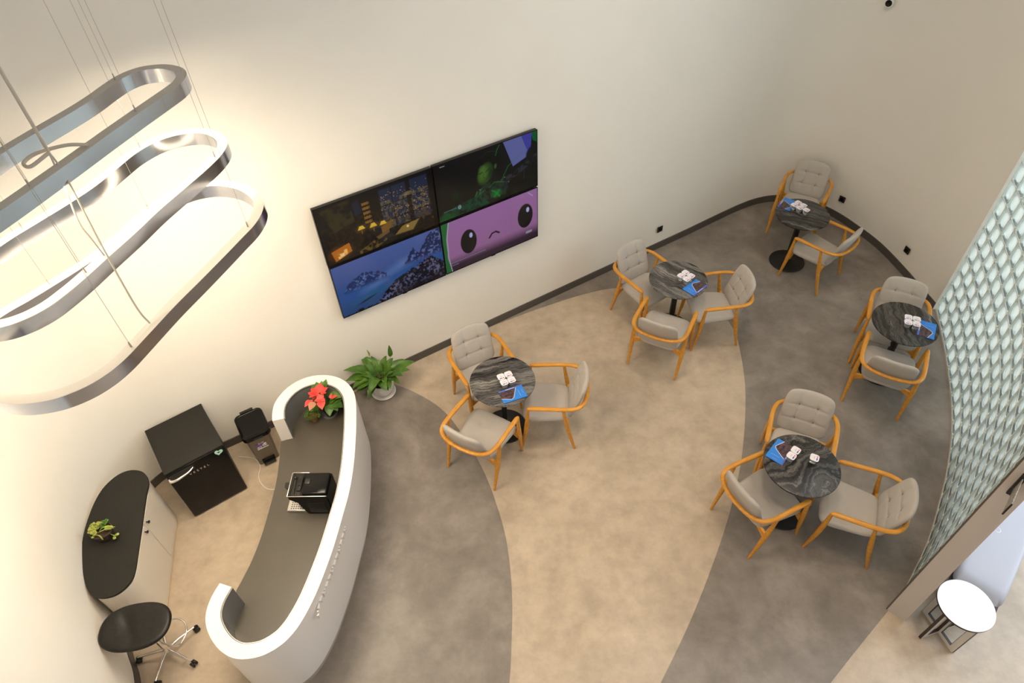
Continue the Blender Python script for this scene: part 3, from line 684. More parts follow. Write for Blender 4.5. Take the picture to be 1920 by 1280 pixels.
for (s0, z0, fn, lab) in ((-.600, 1.758, scr_TL, 'upper left wall screen showing a dark cosy room with glowing windows'),
                          (.567, 1.762, scr_TR, 'upper right wall screen showing a dark green-lit scene'),
                          (-.596, 1.100, scr_BL, 'lower left wall screen showing blue snowy mountains'),
                          (.567, 1.103, scr_BR, 'lower right wall screen showing a purple picture with two black ovals')):
    w, h = 1.157, .640
    p = a_w + d_w * (s0 + w / 2) + n_w * 0.030
    t = thing('wall_screen', lab, 'screen', (p.x, p.y, z0 + h / 2), ang_w, 'screens mounted on the wall')
    bm = bmesh.new(); box(bm, (0, 0, 0), (w, .040, h), .004); build('housing', bm, MT['black'], t, ang=30)
    bm = bmesh.new(); box(bm, (0, -.0215, h / 2 - .003), (w, .003, .006)); box(bm, (0, -.0215, -h / 2 + .005), (w, .003, .010)); box(bm, (-w / 2 + .003, -.0215, 0), (.006, .003, h)); box(bm, (w / 2 - .003, -.0215, 0), (.006, .003, h))
    build('bezel', bm, MT['black_gloss'], t, smooth=False)
    g_ = colour_grid('display', w - .012, h - .016, fn(), MT['screen'], t, 'xz'); g_.location = (0, -.0212, .002)
    bm = bmesh.new(); box(bm, (.10 if s0 < 0 else .0, -.018, -h / 2 - .003), (.05, .012, .008)); build('sensor_strip', bm, MT['black_gloss'], t, smooth=False)
    bm = bmesh.new(); box(bm, (0, .028, 0), (.5, .018, .35)); build('wall_mount', bm, MT['black_metal'], t, smooth=False)

# sockets and wall sensor
def socket(x, y, z, a, lab):
    t = thing('wall_socket', lab, 'socket', (x, y, z), a, 'black wall sockets')
    bm = bmesh.new(); box(bm, (0, 0, 0), (.085, .012, .085), .004); build('cover_plate', bm, MT['black'], t)
    bm = bmesh.new(); r = bmesh.ops.create_cone(bm, cap_ends=True, segments=24, radius1=.022, radius2=.022, depth=.004)
    bmesh.ops.rotate(bm, cent=(0, 0, 0), matrix=Matrix.Rotation(PI / 2, 3, 'X'), verts=bm.verts); bmesh.ops.translate(bm, vec=(0, -.007, 0), verts=bm.verts); build('outlet_face', bm, MT['black_gloss'], t)
socket(1.981, 7.063, .342, math.radians(30.5), 'black wall socket above the skirting behind the pale marble table')
socket(4.530, 7.560, .322, math.radians(-53), 'black wall socket in the rounded corner beside the farthest chair')
socket(4.918, 6.44, .328, math.radians(-78), 'black wall socket on the curved wall nearest the glass blocks')
t = thing('wall_sensor', 'small round black fitting with a white rim high on the curved wall', 'wall sensor', (4.345, 7.775, 2.775), math.radians(-42))  # round sensor on the wall, gives no light
bm = bmesh.new(); lathe(bm, [(.036, .0), (.05, .0), (.05, .012), (.036, .016)], 32); bmesh.ops.rotate(bm, cent=(0, 0, 0), matrix=Matrix.Rotation(PI / 2, 3, 'X'), verts=bm.verts); build('trim_ring', bm, MT['ceramic'], t)
bm = bmesh.new(); lathe(bm, [(0, .0), (.038, .0), (.038, .012), (.02, .006), (0, .004)], 32); bmesh.ops.rotate(bm, cent=(0, 0, 0), matrix=Matrix.Rotation(PI / 2, 3, 'X'), verts=bm.verts); build('lens', bm, MT['black_gloss'], t)

# ================================================================ RECEPTION DESK
OUT = [(-2.224, 3.835), (-2.243, 3.928), (-2.246, 4.028), (-2.218, 4.127), (-2.164, 4.222), (-2.083, 4.300), (-1.982, 4.350), (-1.875, 4.367), (-1.764, 4.353), (-1.661, 4.307), (-1.580, 4.236), (-1.517, 4.137), (-1.481, 4.016), (-1.456, 3.849), (-1.437, 3.673), (-1.418, 3.429), (-1.412, 3.227), (-1.418, 3.035), (-1.437, 2.865), (-1.473, 2.574), (-1.519, 2.330), (-1.563, 2.152), (-1.612, 2.016), (-1.662, 1.918), (-1.735, 1.832), (-1.845, 1.765), (-1.960, 1.742), (-2.061, 1.752), (-2.159, 1.801), (-2.247, 1.882), (-2.312, 1.975), (-2.342, 2.058), (-2.347, 2.138), (-2.334, 2.218), (-2.304, 2.308)]
OC = xy(catmull(OUT, 4)); ICc = offset(OC, -0.104)
desk = thing('reception_desk', 'white curved reception desk shaped like a C with a dark worktop', 'reception desk', (-1.8, 3.0, 0))
def rel(P_, o=(-1.8, 3.0)): return [(p[0] - o[0], p[1] - o[1]) for p in P_]
OCr = rel(OC); ICr = rel(ICc)
bm = bmesh.new(); strip_prism(bm, OCr, ICr, 0.10, 0.85); bmesh.ops.bevel(bm, geom=[e for e in bm.edges if e.calc_face_angle(0) > 1.2 and e.verts[0].co.z > .8 and e.verts[1].co.z > .8], offset=.003, segments=2, affect='EDGES')
build('body_shell', bm, MT['white'], desk, ang=35)
bm = bmesh.new(); strip_prism(bm, offset(OCr, -.022), offset(OCr, -.09), 0.0018, 0.10); build('plinth', bm, MT['plinth'], desk)
bm = bmesh.new(); strip_prism(bm, ICr, offset(ICr, -.006), 0.54, 0.843); build('inner_lining', bm, MT['desk_lining'], desk, ang=60)
bm = bmesh.new(); strip_prism(bm, offset(ICr, -.006), offset(ICr, -.010), 0.835, 0.846); build('edge_trim', bm, MT['steel'], desk)
Wk = [(-2.299, 2.381), (-2.269, 2.479), (-2.229, 2.638), (-2.199, 2.852), (-2.186, 3.088), (-2.181, 3.361), (-2.202, 3.619), (-2.233, 3.827)]
wp = rel([p for p in offset(OC, -0.05)]) + rel(xy(catmull(Wk, 4)))
bm = bmesh.new(); prism(bm, wp, .505, .5398, .0); build('worktop', bm, MT['worktop'], desk, smooth=False)
bm = bmesh.new()
for (x, y) in ((-.33, -.45), (-.33, .35)): box(bm, (x + .05, y, .255), (.03, .5, .50))
build('support_panel', bm, MT['cream'], desk, smooth=False)
# raised white lettering seen edge-on along the front
run = [(-1.4455, 2.79), (-1.487, 2.50), (-1.54, 2.245), (-1.598, 2.06)]
lp = resample(xy(catmull([p for p in OUT if 1.95 < p[1] < 2.9], 10)), .0585)
random.seed(3)
for k in range(len(lp) - 1):
    a, b_ = lp[k], lp[k + 1]
    if not (2.07 < (a.y + b_.y) / 2 < 2.80): continue
    mid = (a + b_) / 2; d = (b_ - a).normalized(); ang = math.atan2(d.y, d.x); bm = bmesh.new()
    for (x, z, w, h) in (((-.016, 0, .010, .055), (0, .022, .040, .010), (0, 0, .032, .010)) if k % 3 == 0 else ((-.015, 0, .010, .055), (.014, 0, .010, .055), (0, .0, .03, .010)) if k % 3 == 1 else ((0, 0, .010, .055), (0, .022, .042, .010))):
        box(bm, (x, .006, z), (w, .014, h), .001)
    # local y points out of the desk front
    o = build('letter', bm, MT['white'], desk, smooth=False); o.location = (mid.x + 1.8, mid.y - 3.0, .715); o.rotation_euler.z = ang

# ================================================================ COFFEE MACHINE
cm = thing('coffee_machine', 'black espresso machine with steel drip tray on the desk worktop', 'coffee machine', (-1.765, 3.155, .5405), math.radians(-2))
# local: -x is the front (towards the operator), y along the width
bm = bmesh.new(); pr = [(.165, 0), (.165, .285), (-.16, .295), (-.172, .285), (-.172, .235), (-.10, .19), (-.06, .03), (-.06, 0)]
a = [bm.verts.new((x, -.115, z)) for x, z in pr]; b_ = [bm.verts.new((x, .115, z)) for x, z in pr]; bm.faces.new(a); bm.faces.new(b_[::-1])
for i in range(len(pr)): j = (i + 1) % len(pr); bm.faces.new((a[i], b_[i], b_[j], a[j]))
bmesh.ops.bevel(bm, geom=list(bm.edges), offset=.006, segments=2, affect='EDGES'); build('casing', bm, MT['black_gloss'], cm, ang=35)
bm = bmesh.new(); box(bm, (-.145, 0, .018), (.20, .20, .034), .004); tr = build('drip_tray', bm, MT['steel'], cm)
bm = bmesh.new()
for i in range(7):
    for j in range(9): box(bm, (-.21 + i * .020, -.08 + j * .02, .0355), (.009, .009, .001))
build('grille_hole', bm, MT['black'], tr, smooth=False).name = 'drip_grille'
bm = bmesh.new(); box(bm, (-.172, 0, .292), (.008, .232, .008), .002); box(bm, (-.005, -.116, .291), (.33, .006, .008), .002); box(bm, (-.10, .116, .291), (.14, .006, .008), .002); build('steel_rim', bm, MT['steel'], cm)
bm = bmesh.new(); box(bm, (-.115, 0, .2925), (.10, .215, .004), .001); build('cup_tray', bm, MT['charcoal'], cm)
bm = bmesh.new(); box(bm, (.055, 0, .302), (.205, .205, .024), .010, 3); wt = build('tank_lid', bm, MT['black_gloss'], cm)
bm = bmesh.new(); box(bm, (-.02, .02, .3155), (.04, .05, .002), .0005); build('lid_grip', bm, MT['black'], wt)
bm = bmesh.new(); box(bm, (.045, -.1165, .11), (.15, .002, .15), .0008); build('side_panel', bm, MT['black'], cm)
bm = bmesh.new(); tube(bm, [(-.15, .06, .21), (-.20, .06, .205), (-.245, .06, .20)], [.012, .016, .017], 12); box(bm, (-.12, .06, .215), (.06, .06, .03), .008); lathe(bm, [(0, 0), (.03, 0), (.034, .006), (.034, .02), (.028, .026), (0, .027)], 24, (-.20, .02, .225)); build('portafilter', bm, MT['black'], cm)
bm = bmesh.new(); tube(bm, [(-.12, -.03, .296), (-.118, -.06, .30), (-.117, -.095, .296)], .004, 8); bmesh.ops.create_uvsphere(bm, u_segments=14, v_segments=10, radius=.015, matrix=Matrix.Translation((-.125, .045, .318))); tube(bm, [(-.125, .04, .312), (-.122, -.0, .305), (-.12, -.03, .298)], .005, 8)
tag(build('coffee_scoop', bm, MT['black'], None), 'black ball-ended coffee tool lying on top of the espresso machine', 'kitchen tool').matrix_world = Matrix.Translation((-1.765, 3.155, .5450)) @ Matrix.Rotation(math.radians(-2), 4, 'Z')
rm = thing('remote_control', 'dark slim remote control on top of the espresso machine', 'remote control', (-1.848, 3.16, .8372), math.radians(-4))
bm = bmesh.new(); box(bm, (0, 0, .008), (.036, .145, .014), .004); build('remote_body', bm, MT['charcoal'], rm)
bm = bmesh.new(); lathe(bm, [(0, .0165), (.009, .0165), (.011, .015)], 20, (0, -.03, 0)); build('dial', bm, MT['black_gloss'], rm)
bm = bmesh.new()
for i in range(3):
    for j in range(3): box(bm, (-.009 + i * .009, .01 + j * .012, .0155), (.005, .006, .0015))
build('key_pad', bm, MT['black_gloss'], rm, smooth=False)
bm = bmesh.new(); tube(bm, catmull([(-1.62, 3.0, .56), (-1.60, 2.955, .547), (-1.625, 2.915, .547), (-1.66, 2.93, .547), (-1.652, 2.975, .547), (-1.61, 3.02, .56), (-1.605, 3.04, .6)], 6), .0035, 8)
tag(build('power_cord', bm, MT['black']), 'short black power cord looping behind the espresso machine', 'cord')

# ================================================================ FRIDGE
fa = math.atan2(.5656, .8247)
fr = thing('mini_fridge', 'black retro mini fridge with a chrome handle standing by the wall', 'fridge', (-3.103, 3.366, 0), fa)
# local: x along the front, +y to the wall, front face at y=0
FW, FD, FH = .5285, .60, .755
bm = bmesh.new(); box(bm, (FW / 2, FD / 2 + .03, FH / 2 - .002), (FW, FD - .06, FH - .034), .006); build('cabinet', bm, MT['black_metal'], fr)
bm = bmesh.new(); box(bm, (FW / 2, .026, FH / 2 - .004), (FW, .052, FH - .045), .012, 3); door = build('door', bm, MT['black_gloss'], fr)
bm = bmesh.new(); box(bm, (FW / 2, FD / 2, FH - .008), (FW + .004, FD, .016), .004); build('top_panel', bm, MT['charcoal'], fr)
bm = bmesh.new()
for x in (.04, FW - .04):
    for y in (.06, FD - .05): lathe(bm, [(0, 0.001), (.015, 0.001), (.015, .018), (0, .018)], 12, (x, y, 0))
build('foot', bm, MT['black'], fr)
bm = bmesh.new(); tube(bm, catmull([(.012, -.006, .672), (.02, -.030, .668), (.06, -.042, .668), (.12, -.040, .672), (.18, -.030, .676), (.225, -.006, .680)], 5), [.012] * 4 + [.020 - .0006 * i for i in range(22)], 12, flat=.8); build('handle', bm, MT['chrome'], door)
bm = bmesh.new(); box(bm, (.125, -.002, .676), (.22, .006, .052), .0025); build('handle_plate', bm, MT['black'], door)
for ch, x in zip('VESTEL', (.180, .212, .244, .276, .308, .340)):
    textmesh('letter', ch, .034, MT['chrome'], door, (x, -.003, .606), (PI / 2, 0, 0), .0025)
bm = bmesh.new(); hp = []
for k in range(36):
    q = 2 * PI * k / 36; hp.append((16 * math.sin(q) ** 3, 13 * math.cos(q) - 5 * math.cos(2 * q) - 2 * math.cos(3 * q) - math.cos(4 * q)))
A = [(x * .0023, y * .0023) for x, y in hp]; B_ = [(x * .00085, y * .00085 - .0) for x, y in hp]
strip_prism(bm, A, B_, 0, .004, closed=True); o = tag(build('heart_magnet', bm, MT['mint']), 'mint green heart-shaped magnet on the fridge door', 'magnet')
o.matrix_world = Matrix.Translation((-3.103 + .8247 * .468 + .5656 * .001, 3.366 + .5656 * .468 - .8247 * .001, .690)) @ Matrix.Rotation(fa, 4, 'Z') @ Matrix.Rotation(math.radians(16), 4, 'Y') @ Matrix.Rotation(PI / 2, 4, 'X')

# ================================================================ PEDAL BIN
bn = thing('pedal_bin', 'brown pedal bin with a black lid between the fridge and the desk', 'bin', (-2.578, 4.085, 0), math.radians(30))
def rr(w, d, r=.035, n=6):
    o = []
    for cx, cy, a0 in ((w / 2 - r, d / 2 - r, 0), (-w / 2 + r, d / 2 - r, 90), (-w / 2 + r, -d / 2 + r, 180), (w / 2 - r, -d / 2 + r, 270)):
        for k in range(n + 1): q = math.radians(a0 + 90 * k / n); o.append((cx + r * math.cos(q), cy + r * math.sin(q)))
    return o
def loft(bm, secs, cap=(1, 1), mi=0):
    prev = None; first_ = None
    for P_, z, dy in secs:
        r = [bm.verts.new((x, y + dy, z)) for x, y in P_]
        if prev:
            for k in range(len(r)): bm.faces.new((prev[k], prev[(k + 1) % len(r)], r[(k + 1) % len(r)], r[k])).material_index = mi
        else: first_ = r
        prev = r
    if cap[0]: bm.faces.new(first_[::-1]).material_index = mi
    if cap[1]: bm.faces.new(prev).material_index = mi
bm = bmesh.new(); loft(bm, [(rr(.205, .23, .02), .002, 0), (rr(.212, .26, .025), .15, 0), (rr(.235, .30, .03), .44, .0), (rr(.24, .305, .03), .455, 0)]); body = build('bin_body', bm, MT['taupe'], bn, ang=35)
bm = bmesh.new(); box(bm, (0, -.128, .055), (.125, .03, .055), .006); build('pedal_recess', bm, MT['black_gloss'], bn)
bm = bmesh.new(); box(bm, (0, -.152, .035), (.115, .04, .012), .004); build('pedal', bm, MT['black'], bn)
bm = bmesh.new(); loft(bm, [(rr(.275, .345, .05), .452, 0), (rr(.282, .352, .055), .475, 0), (rr(.272, .342, .055), .502, 0), (rr(.225, .29, .045), .512, 0), (rr(.215, .28, .04), .508, 0), (rr(.19, .255, .03), .509, 0)])
lid = build('lid', bm, MT['black_gloss'], bn, ang=50)
bm = bmesh.new(); box(bm, (0, .175, .50), (.13, .03, .035), .006); build('hinge', bm, MT['black'], lid)
bm = bmesh.new(); box(bm, (0, -.176, .468), (.09, .012, .018), .004); build('lid_tab', bm, MT['black'], lid)
# printed label on the sloping front
sl = math.atan2(.02, .29); 
def on_front(bm, x, z, w, h, mi): box(bm, (x, -.130 - .020 * (z - .15) / .29 - .0008, z), (w, .0012, h), rot=None, mi=mi)
bm = bmesh.new(); on_front(bm, -.002, .345, .115, .022, 0); on_front(bm, -.012, .318, .09, .026, 1); on_front(bm, 0, .262, .11, .012, 2)
build('sticker', bm, [MT['terracotta'], MT['purple'], MT['lid']], body, smooth=False)
textmesh('lettering', 'SLIM', .026, MT['lid'], body, (0, -.1455, .346), (PI / 2, 0, 0), .0006, 1.1)
textmesh('lettering', '40', .048, MT['lid'], body, (-.03, -.1425, .288), (PI / 2, 0, 0), .0006)
bm = bmesh.new(); tube(bm, catmull([(.005, -.1438, .305), (.02, -.1445, .322), (.045, -.1455, .326), (.022, -.1438, .31), (.045, -.143, .296), (.022, -.1425, .292), (.005, -.1430, .298)], 3), .003, 6); build('bin_emblem', bm, MT['lid'], body)

# white cable on the floor
bm = bmesh.new(); P_ = [(-2.86, 4.05), (-2.80, 4.04), (-2.70, 4.02), (-2.63, 3.965)]
tube(bm, catmull([(x, y, .006) for x, y in P_ + [(-2.60, 3.90), (-2.60, 3.83), (-2.575, 3.75), (-2.50, 3.665), (-2.42, 3.64), (-2.35, 3.67), (-2.30, 3.74), (-2.24, 3.84)]], 6), .0045, 8)
tag(build('floor_cable', bm, MT['white_cable']), 'thin white cable looping over the floor from bin to desk', 'cable')

# ================================================================ CABINET
CT = [(-3.257, 3.352), (-3.237, 3.298), (-3.226, 3.216), (-3.203, 3.101), (-3.179, 2.989), (-3.153, 2.87), (-3.127, 2.743), (-3.101, 2.62), (-3.082, 2.52), (-3.078, 2.443), (-3.104, 2.378), (-3.15, 2.329), (-3.204, 2.304), (-3.273, 2.297), (-3.343, 2.320), (-3.405, 2.375), (-3.455, 2.445), (-3.505, 2.530), (-3.558, 2.630), (-3.596, 2.735), (-3.627, 2.862), (-3.645, 2.991), (-3.652, 3.136), (-3.638, 3.261), (-3.603, 3.350), (-3.55, 3.418), (-3.489, 3.455), (-3.419, 3.463), (-3.345, 3.445), (-3.29, 3.402)]
cab = thing('low_cabinet', 'low rounded cream cabinet with a dark oval top beside the fridge', 'cabinet', (-3.35, 2.9, 0))
CC = rel(xy(catmull(CT, 4, True)), (-3.35, 2.9))
area2 = sum(CC[i][0] * CC[(i + 1) % len(CC)][1] - CC[(i + 1) % len(CC)][0] * CC[i][1] for i in range(len(CC)))
sg = 1 if area2 > 0 else -1
bm = bmesh.new(); prism(bm, CC, .690, .711, .003); build('top_board', bm, MT['charcoal'], cab, ang=35)
bm = bmesh.new(); prism(bm, offset(CC, .008 * sg, True), .045, .690); build('carcass', bm, MT['cream'], cab, ang=35)
bm = bmesh.new(); prism(bm, offset(CC, .020 * sg, True), .002, .045); build('plinth', bm, MT['lit_kick'], cab, ang=35)
# doors on the nearly straight front, from (-3.226,3.216) to (-3.09,2.56)
F = Vector((-3.226 + 3.35, 3.216 - 2.9)); G = Vector((-3.09 + 3.35, 2.56 - 2.9)); dv = (G - F); ln = dv.length; dv.normalize(); nv = Vector((-dv.y, dv.x))
fr_pts = [Vector(p) for p in offset(CC, .008 * sg, True)]
i0 = min(range(len(fr_pts)), key=lambda i: (fr_pts[i] - Vector((.125, .335))).length); fr_pts = fr_pts[i0:] + fr_pts[:i0]
if fr_pts[5].y > fr_pts[0].y: fr_pts = [fr_pts[0]] + fr_pts[1:][::-1]
sel = resample(fr_pts, .012); sel = sel[:[i for i, p in enumerate(sel) if p.y < -.5 and p.x < .12][0]]
half = [i for i, p in enumerate(sel) if p.y < .035][0]
for k, (P_, ky) in enumerate(((sel[:half], -.04), (sel[half + 1:], .04))):
    A = [tuple(p) for p in P_]; A1 = offset(A, .006)
    bm = bmesh.new(); strip_prism(bm, A, A1, .075, .672); dd = build('door', bm, MT['cream'], cab, ang=35)
    q = Vector(P_[-4] if k == 0 else P_[3]); 
    bm = bmesh.new(); lathe(bm, [(0, 0), (.006, 0), (.006, .016), (.013, .020), (.014, .026), (.010, .030), (0, .031)], 16); bmesh.ops.rotate(bm, cent=(0, 0, 0), matrix=Matrix.Rotation(PI / 2, 3, 'Y'), verts=bm.verts)
    o = build('knob', bm, MT['black'], dd); o.location = (q.x + .006, q.y + (-.0 if k == 0 else .0), .64)

# ================================================================ PLANTS
def leaf_bm(bm, base, dirv, L_, w, droop=.5, roll=0.0, seg=7, fold=.25, wavy=.0, shape='lance', mi=0):
    """a real leaf blade: curved midrib with two folded halves"""
    d = Vector(dirv).normalized(); p = Vector(base); side = d.cross(Vector((0, 0, 1)))
    if side.length < .1: side = Vector((1, 0, 0))
    side.normalize(); side.rotate(Matrix.Rotation(roll, 3, d)); rows = []
    for i in range(seg + 1):
        t = i / seg
        if shape == 'lance': ww = w * (math.sin(PI * min(1, t * 1.02) ** .75)) ** .8 if 0 < t < 1 else .0
        elif shape == 'ovate': ww = w * (math.sin(PI * t ** .62)) if 0 < t < 1 else 0
        else: ww = w * (math.sin(PI * t ** 1.4)) ** .6 if 0 < t < 1 else 0
        up_ = side.cross(d).normalized(); wv = wavy * math.sin(t * 17) * w
        r = [bm.verts.new(p - side * ww + up_ * (ww * fold + wv)), bm.verts.new(p - side * ww * .5 + up_ * (ww * fold * .35)), bm.verts.new(p), bm.verts.new(p + side * ww * .5 + up_ * (ww * fold * .35)), bm.verts.new(p + side * ww + up_ * (ww * fold - wv))]
        rows.append(r); p = p + d * (L_ / seg)
        ax = side; d = d.copy(); d.rotate(Matrix.Rotation(-droop / seg, 3, ax)); d.normalize()
    for A, B_ in zip(rows, rows[1:]):
        for k in range(4): bm.faces.new((A[k], A[k + 1], B_[k + 1], B_[k])).material_index = mi
    bmesh.ops.remove_doubles(bm, verts=[v for r in rows for v in r], dist=1e-6)
# peace lily in a white pot
pl = thing('potted_peace_lily', 'green peace lily in a round white pot standing on the floor by the wall', 'potted plant', (-1.437, 4.822, .0016))
bm = bmesh.new(); lathe(bm, [(0, .001), (.105, .001), (.13, .012), (.134, .022), (.128, .024), (.10, .014), (0, .012)], 48); build('saucer', bm, MT['ceramic'], pl)
bm = bmesh.new(); lathe(bm, [(0, .016), (.075, .016), (.098, .035), (.122, .085), (.130, .14), (.127, .19), (.120, .205), (.114, .200), (.118, .16), (0, .155)], 48); build('pot', bm, MT['ceramic'], pl)
bm = bmesh.new(); lathe(bm, [(.116, .172), (.05, .182), (0, .185)], 24); build('soil', bm, MT['soil'], pl)
random.seed(11)
# azimuth (deg), elevation, length, droop, width
LV = [(178, 38, .40, 1.0, .040), (186, 22, .36, .9, .042), (168, 45, .34, 1.1, .036), (160, 28, .30, .8, .035), (205, 25, .33, 1.2, .040), (225, 30, .30, 1.4, .038), (250, 40, .26, 1.6, .036), (265, 55, .36, 2.1, .036), (280, 45, .28, 1.8, .036), (295, 38, .24, 1.5, .036),
      (315, 40, .26, 1.4, .036), (335, 35, .27, 1.2, .036), (352, 40, .30, 1.0, .038), (8, 30, .34, .8, .040), (18, 24, .40, .8, .042), (30, 35, .33, .9, .036), (50, 50, .26, .9, .034), (75, 55, .26, .9, .034), (105, 55, .27, .9, .034), (125, 55, .30, .9, .036), (142, 48, .33, .9, .036),
      (200, 60, .24, 1.3, .032), (240, 65, .24, 1.5, .032), (300, 62, .22, 1.4, .032), (340, 65, .22, 1.0, .030), (20, 68, .22, 1.0, .030), (90, 75, .22, .9, .030), (150, 70, .24, .9, .032), (270, 76, .20, 1.2, .030), (215, 12, .28, .9, .036), (255, 20, .30, 1.5, .03)]
for i, (az, el, ln, dr, w) in enumerate(LV):
    bm = bmesh.new(); az_, el_ = math.radians(az + random.uniform(-5, 5)), math.radians(el)
    d = Vector((math.cos(az_) * math.cos(el_), math.sin(az_) * math.cos(el_), math.sin(el_)))
    b0_ = Vector((math.cos(az_) * .03, math.sin(az_) * .03, .185)); st = ln * .36
    e1 = b0_ + Vector((d.x, d.y, d.z + .9)).normalized() * st
    tube(bm, [b0_, (b0_ + e1) / 2 + Vector((0, 0, .006)), e1], [.0035, .003, .0022], 6, mi=1)
    leaf_bm(bm, e1, d, ln * .74, w * 1.30, dr, random.uniform(-.35, .35), 8, .22, .06)
    build('leaf', bm, [MT['leaf'] if i % 3 else MT['leaf_dark'], MT['stemg']], pl, ang=80)
for (dx, dy, h, kind) in ((-.09, .12, .46, 'bud'), (.13, .12, .44, 'up')):
    bm = bmesh.new(); P_ = catmull([(0, 0, .185), (dx * .4, dy * .4, .185 + (h - .185) * .5), (dx, dy, h)], 5); tube(bm, P_, .002, 6, mi=1)
    leaf_bm(bm, (dx, dy, h), (dx * .3, dy * .3, .5), .10 if kind == 'bud' else .16, .014 if kind == 'bud' else .026, .3, 1.2, 7, .5)
    tag(build('flower_bud' if kind == 'bud' else 'leaf', bm, [MT['leaf_lime'] if kind == 'bud' else MT['leaf_dark'], MT['stemg']], pl, ang=80))
# poinsettia on the worktop
ps = thing('potted_poinsettia', 'red poinsettia in a black pot on a saucer at the far end of the worktop', 'potted plant', (-1.805, 4.125, .5405))
bm = bmesh.new(); lathe(bm, [(0, .001), (.055, .001), (.07, .012), (.073, .016), (.069, .017), (.05, .006), (0, .005)], 36); build('saucer', bm, MT['desk_lining'], ps)
bm = bmesh.new(); lathe(bm, [(0, .007), (.04, .007), (.056, .09), (.058, .095), (.053, .095), (.05, .085), (0, .08)], 36); build('pot', bm, MT['black'], ps)
def rosette(par, c0_, specs, name, m_, shape='ovate', seed=1, fold=.12):
    for i, (az, el, r0, ln, w, dr) in enumerate(specs):
        bm = bmesh.new(); a_, e_ = math.radians(az), math.radians(el); d = Vector((math.cos(a_) * math.cos(e_), math.sin(a_) * math.cos(e_), math.sin(e_)))
        c = (c0_[0] * 1.15, c0_[1] * 1.15, c0_[2] * 1.12); ln *= 1.18; w *= 1.18
        b_ = Vector(c) + Vector((math.cos(a_), math.sin(a_), 0)) * r0; root = Vector((0, 0, .085))
        tube(bm, [root, (root + b_) / 2 + Vector((0, 0, .01)), b_], [.003, .0025, .002], 6, mi=1)
        leaf_bm(bm, b_, d, ln, w, dr, 0, 8, fold, .0, shape); build(name, bm, [m_, MT['stemg']], par, ang=80)
rosette(ps, (-.035, .02, .27), [(95, 20, .004, .095, .040, .5), (150, 15, .008, .085, .034, .5), (40, 15, .010, .075, .028, .5), (205, 10, .006, .055, .022, .5), (0, 10, .01, .05, .02, .5)], 'bract', MT['red'])
rosette(ps, (-.02, -.035, .25), [(120, 35, .002, .055, .024, .4), (200, 20, .004, .05, .022, .5), (70, 30, .004, .05, .02, .5), (285, 5, .008, .09, .034, .7), (330, 25, .003, .05, .022, .5)], 'bract', MT['red'])
rosette(ps, (-.075, -.03, .23), [(250, 0, .01, .085, .032, .5)], 'bract', MT['pinkish'])
rosette(ps, (-.115, -.01, .22), [(235, 0, .0, .075, .024, .6), (300, 20, .0, .045, .016, .5), (40, 30, .02, .05, .018, .5)], 'bract', MT['red'])
rosette(ps, (.05, -.0, .22), [(15, 20, .0, .06, .018, .5), (80, 40, .0, .04, .014, .5)], 'bract', MT['red'])
rosette(ps, (-.085, .02, .25), [(160, 20, .0, .055, .022, .5), (225, 15, .0, .045, .018, .5)], 'bract', MT['red'])
rosette(ps, (-.02, .0, .16), [(130, 10, .05, .08, .030, .7), (155, 25, .06, .07, .026, .6), (215, -5, .04, .08, .03, .8), (5, 40, .05, .08, .034, .6), (60, 35, .07, .08, .034, .6), (335, 10, .06, .08, .034, .8)], 'leaf', MT['leaf'])
rosette(ps, (-.03, .03, .26), [(90, 35, .06, .06, .026, .4), (70, 45, .07, .07, .025, .4), (115, 30, .065, .06, .026, .4), (140, 25, .07, .05, .024, .4)], 'leaf', MT['leaf'])
rosette(ps, (.03, .0, .17), [(20, 15, .03, .095, .040, .7), (50, 20, .03, .09, .036, .6), (340, 5, .03, .10, .044, .9), (70, 30, .03, .09, .034, .5), (315, 0, .025, .09, .034, .9), (275, -10, .03, .10, .038, .6), (170, 10, .05, .09, .03, .7), (190, 0, .05, .08, .028, .7)], 'leaf', MT['leaf_dark'])
rosette(ps, (.045, .045, .20), [(35, 20, .03, .075, .034, .5), (350, 10, .02, .08, .036, .7)], 'leaf', MT['leaf_pale'])
# small green plant in the brown pot
sp_ = thing('potted_herb', 'small bushy green plant in a brown pot in front of the poinsettia', 'potted plant', (-1.945, 4.062, .5405))
bm = bmesh.new(); lathe(bm, [(0, .001), (.032, .001), (.046, .075), (.052, .078), (.054, .09), (.048, .09), (.045, .082), (0, .08)], 32); build('pot', bm, MT['terracotta'], sp_)
bm = bmesh.new(); random.seed(5)
for i in range(150):
    a_ = random.uniform(0, 2 * PI); r_ = .065 * math.sqrt(random.random()); z = .085 + .05 * (1 - (r_ / .07) ** 2) * random.uniform(.3, 1); 
    leaf_bm(bm, (r_ * math.cos(a_), r_ * math.sin(a_), z), (math.cos(a_), math.sin(a_), random.uniform(.1, 1.2)), random.uniform(.016, .026), .006, .6, 0, 3, .2)
tag(build('foliage', bm, MT['leaf'], sp_, ang=80), kind='stuff')
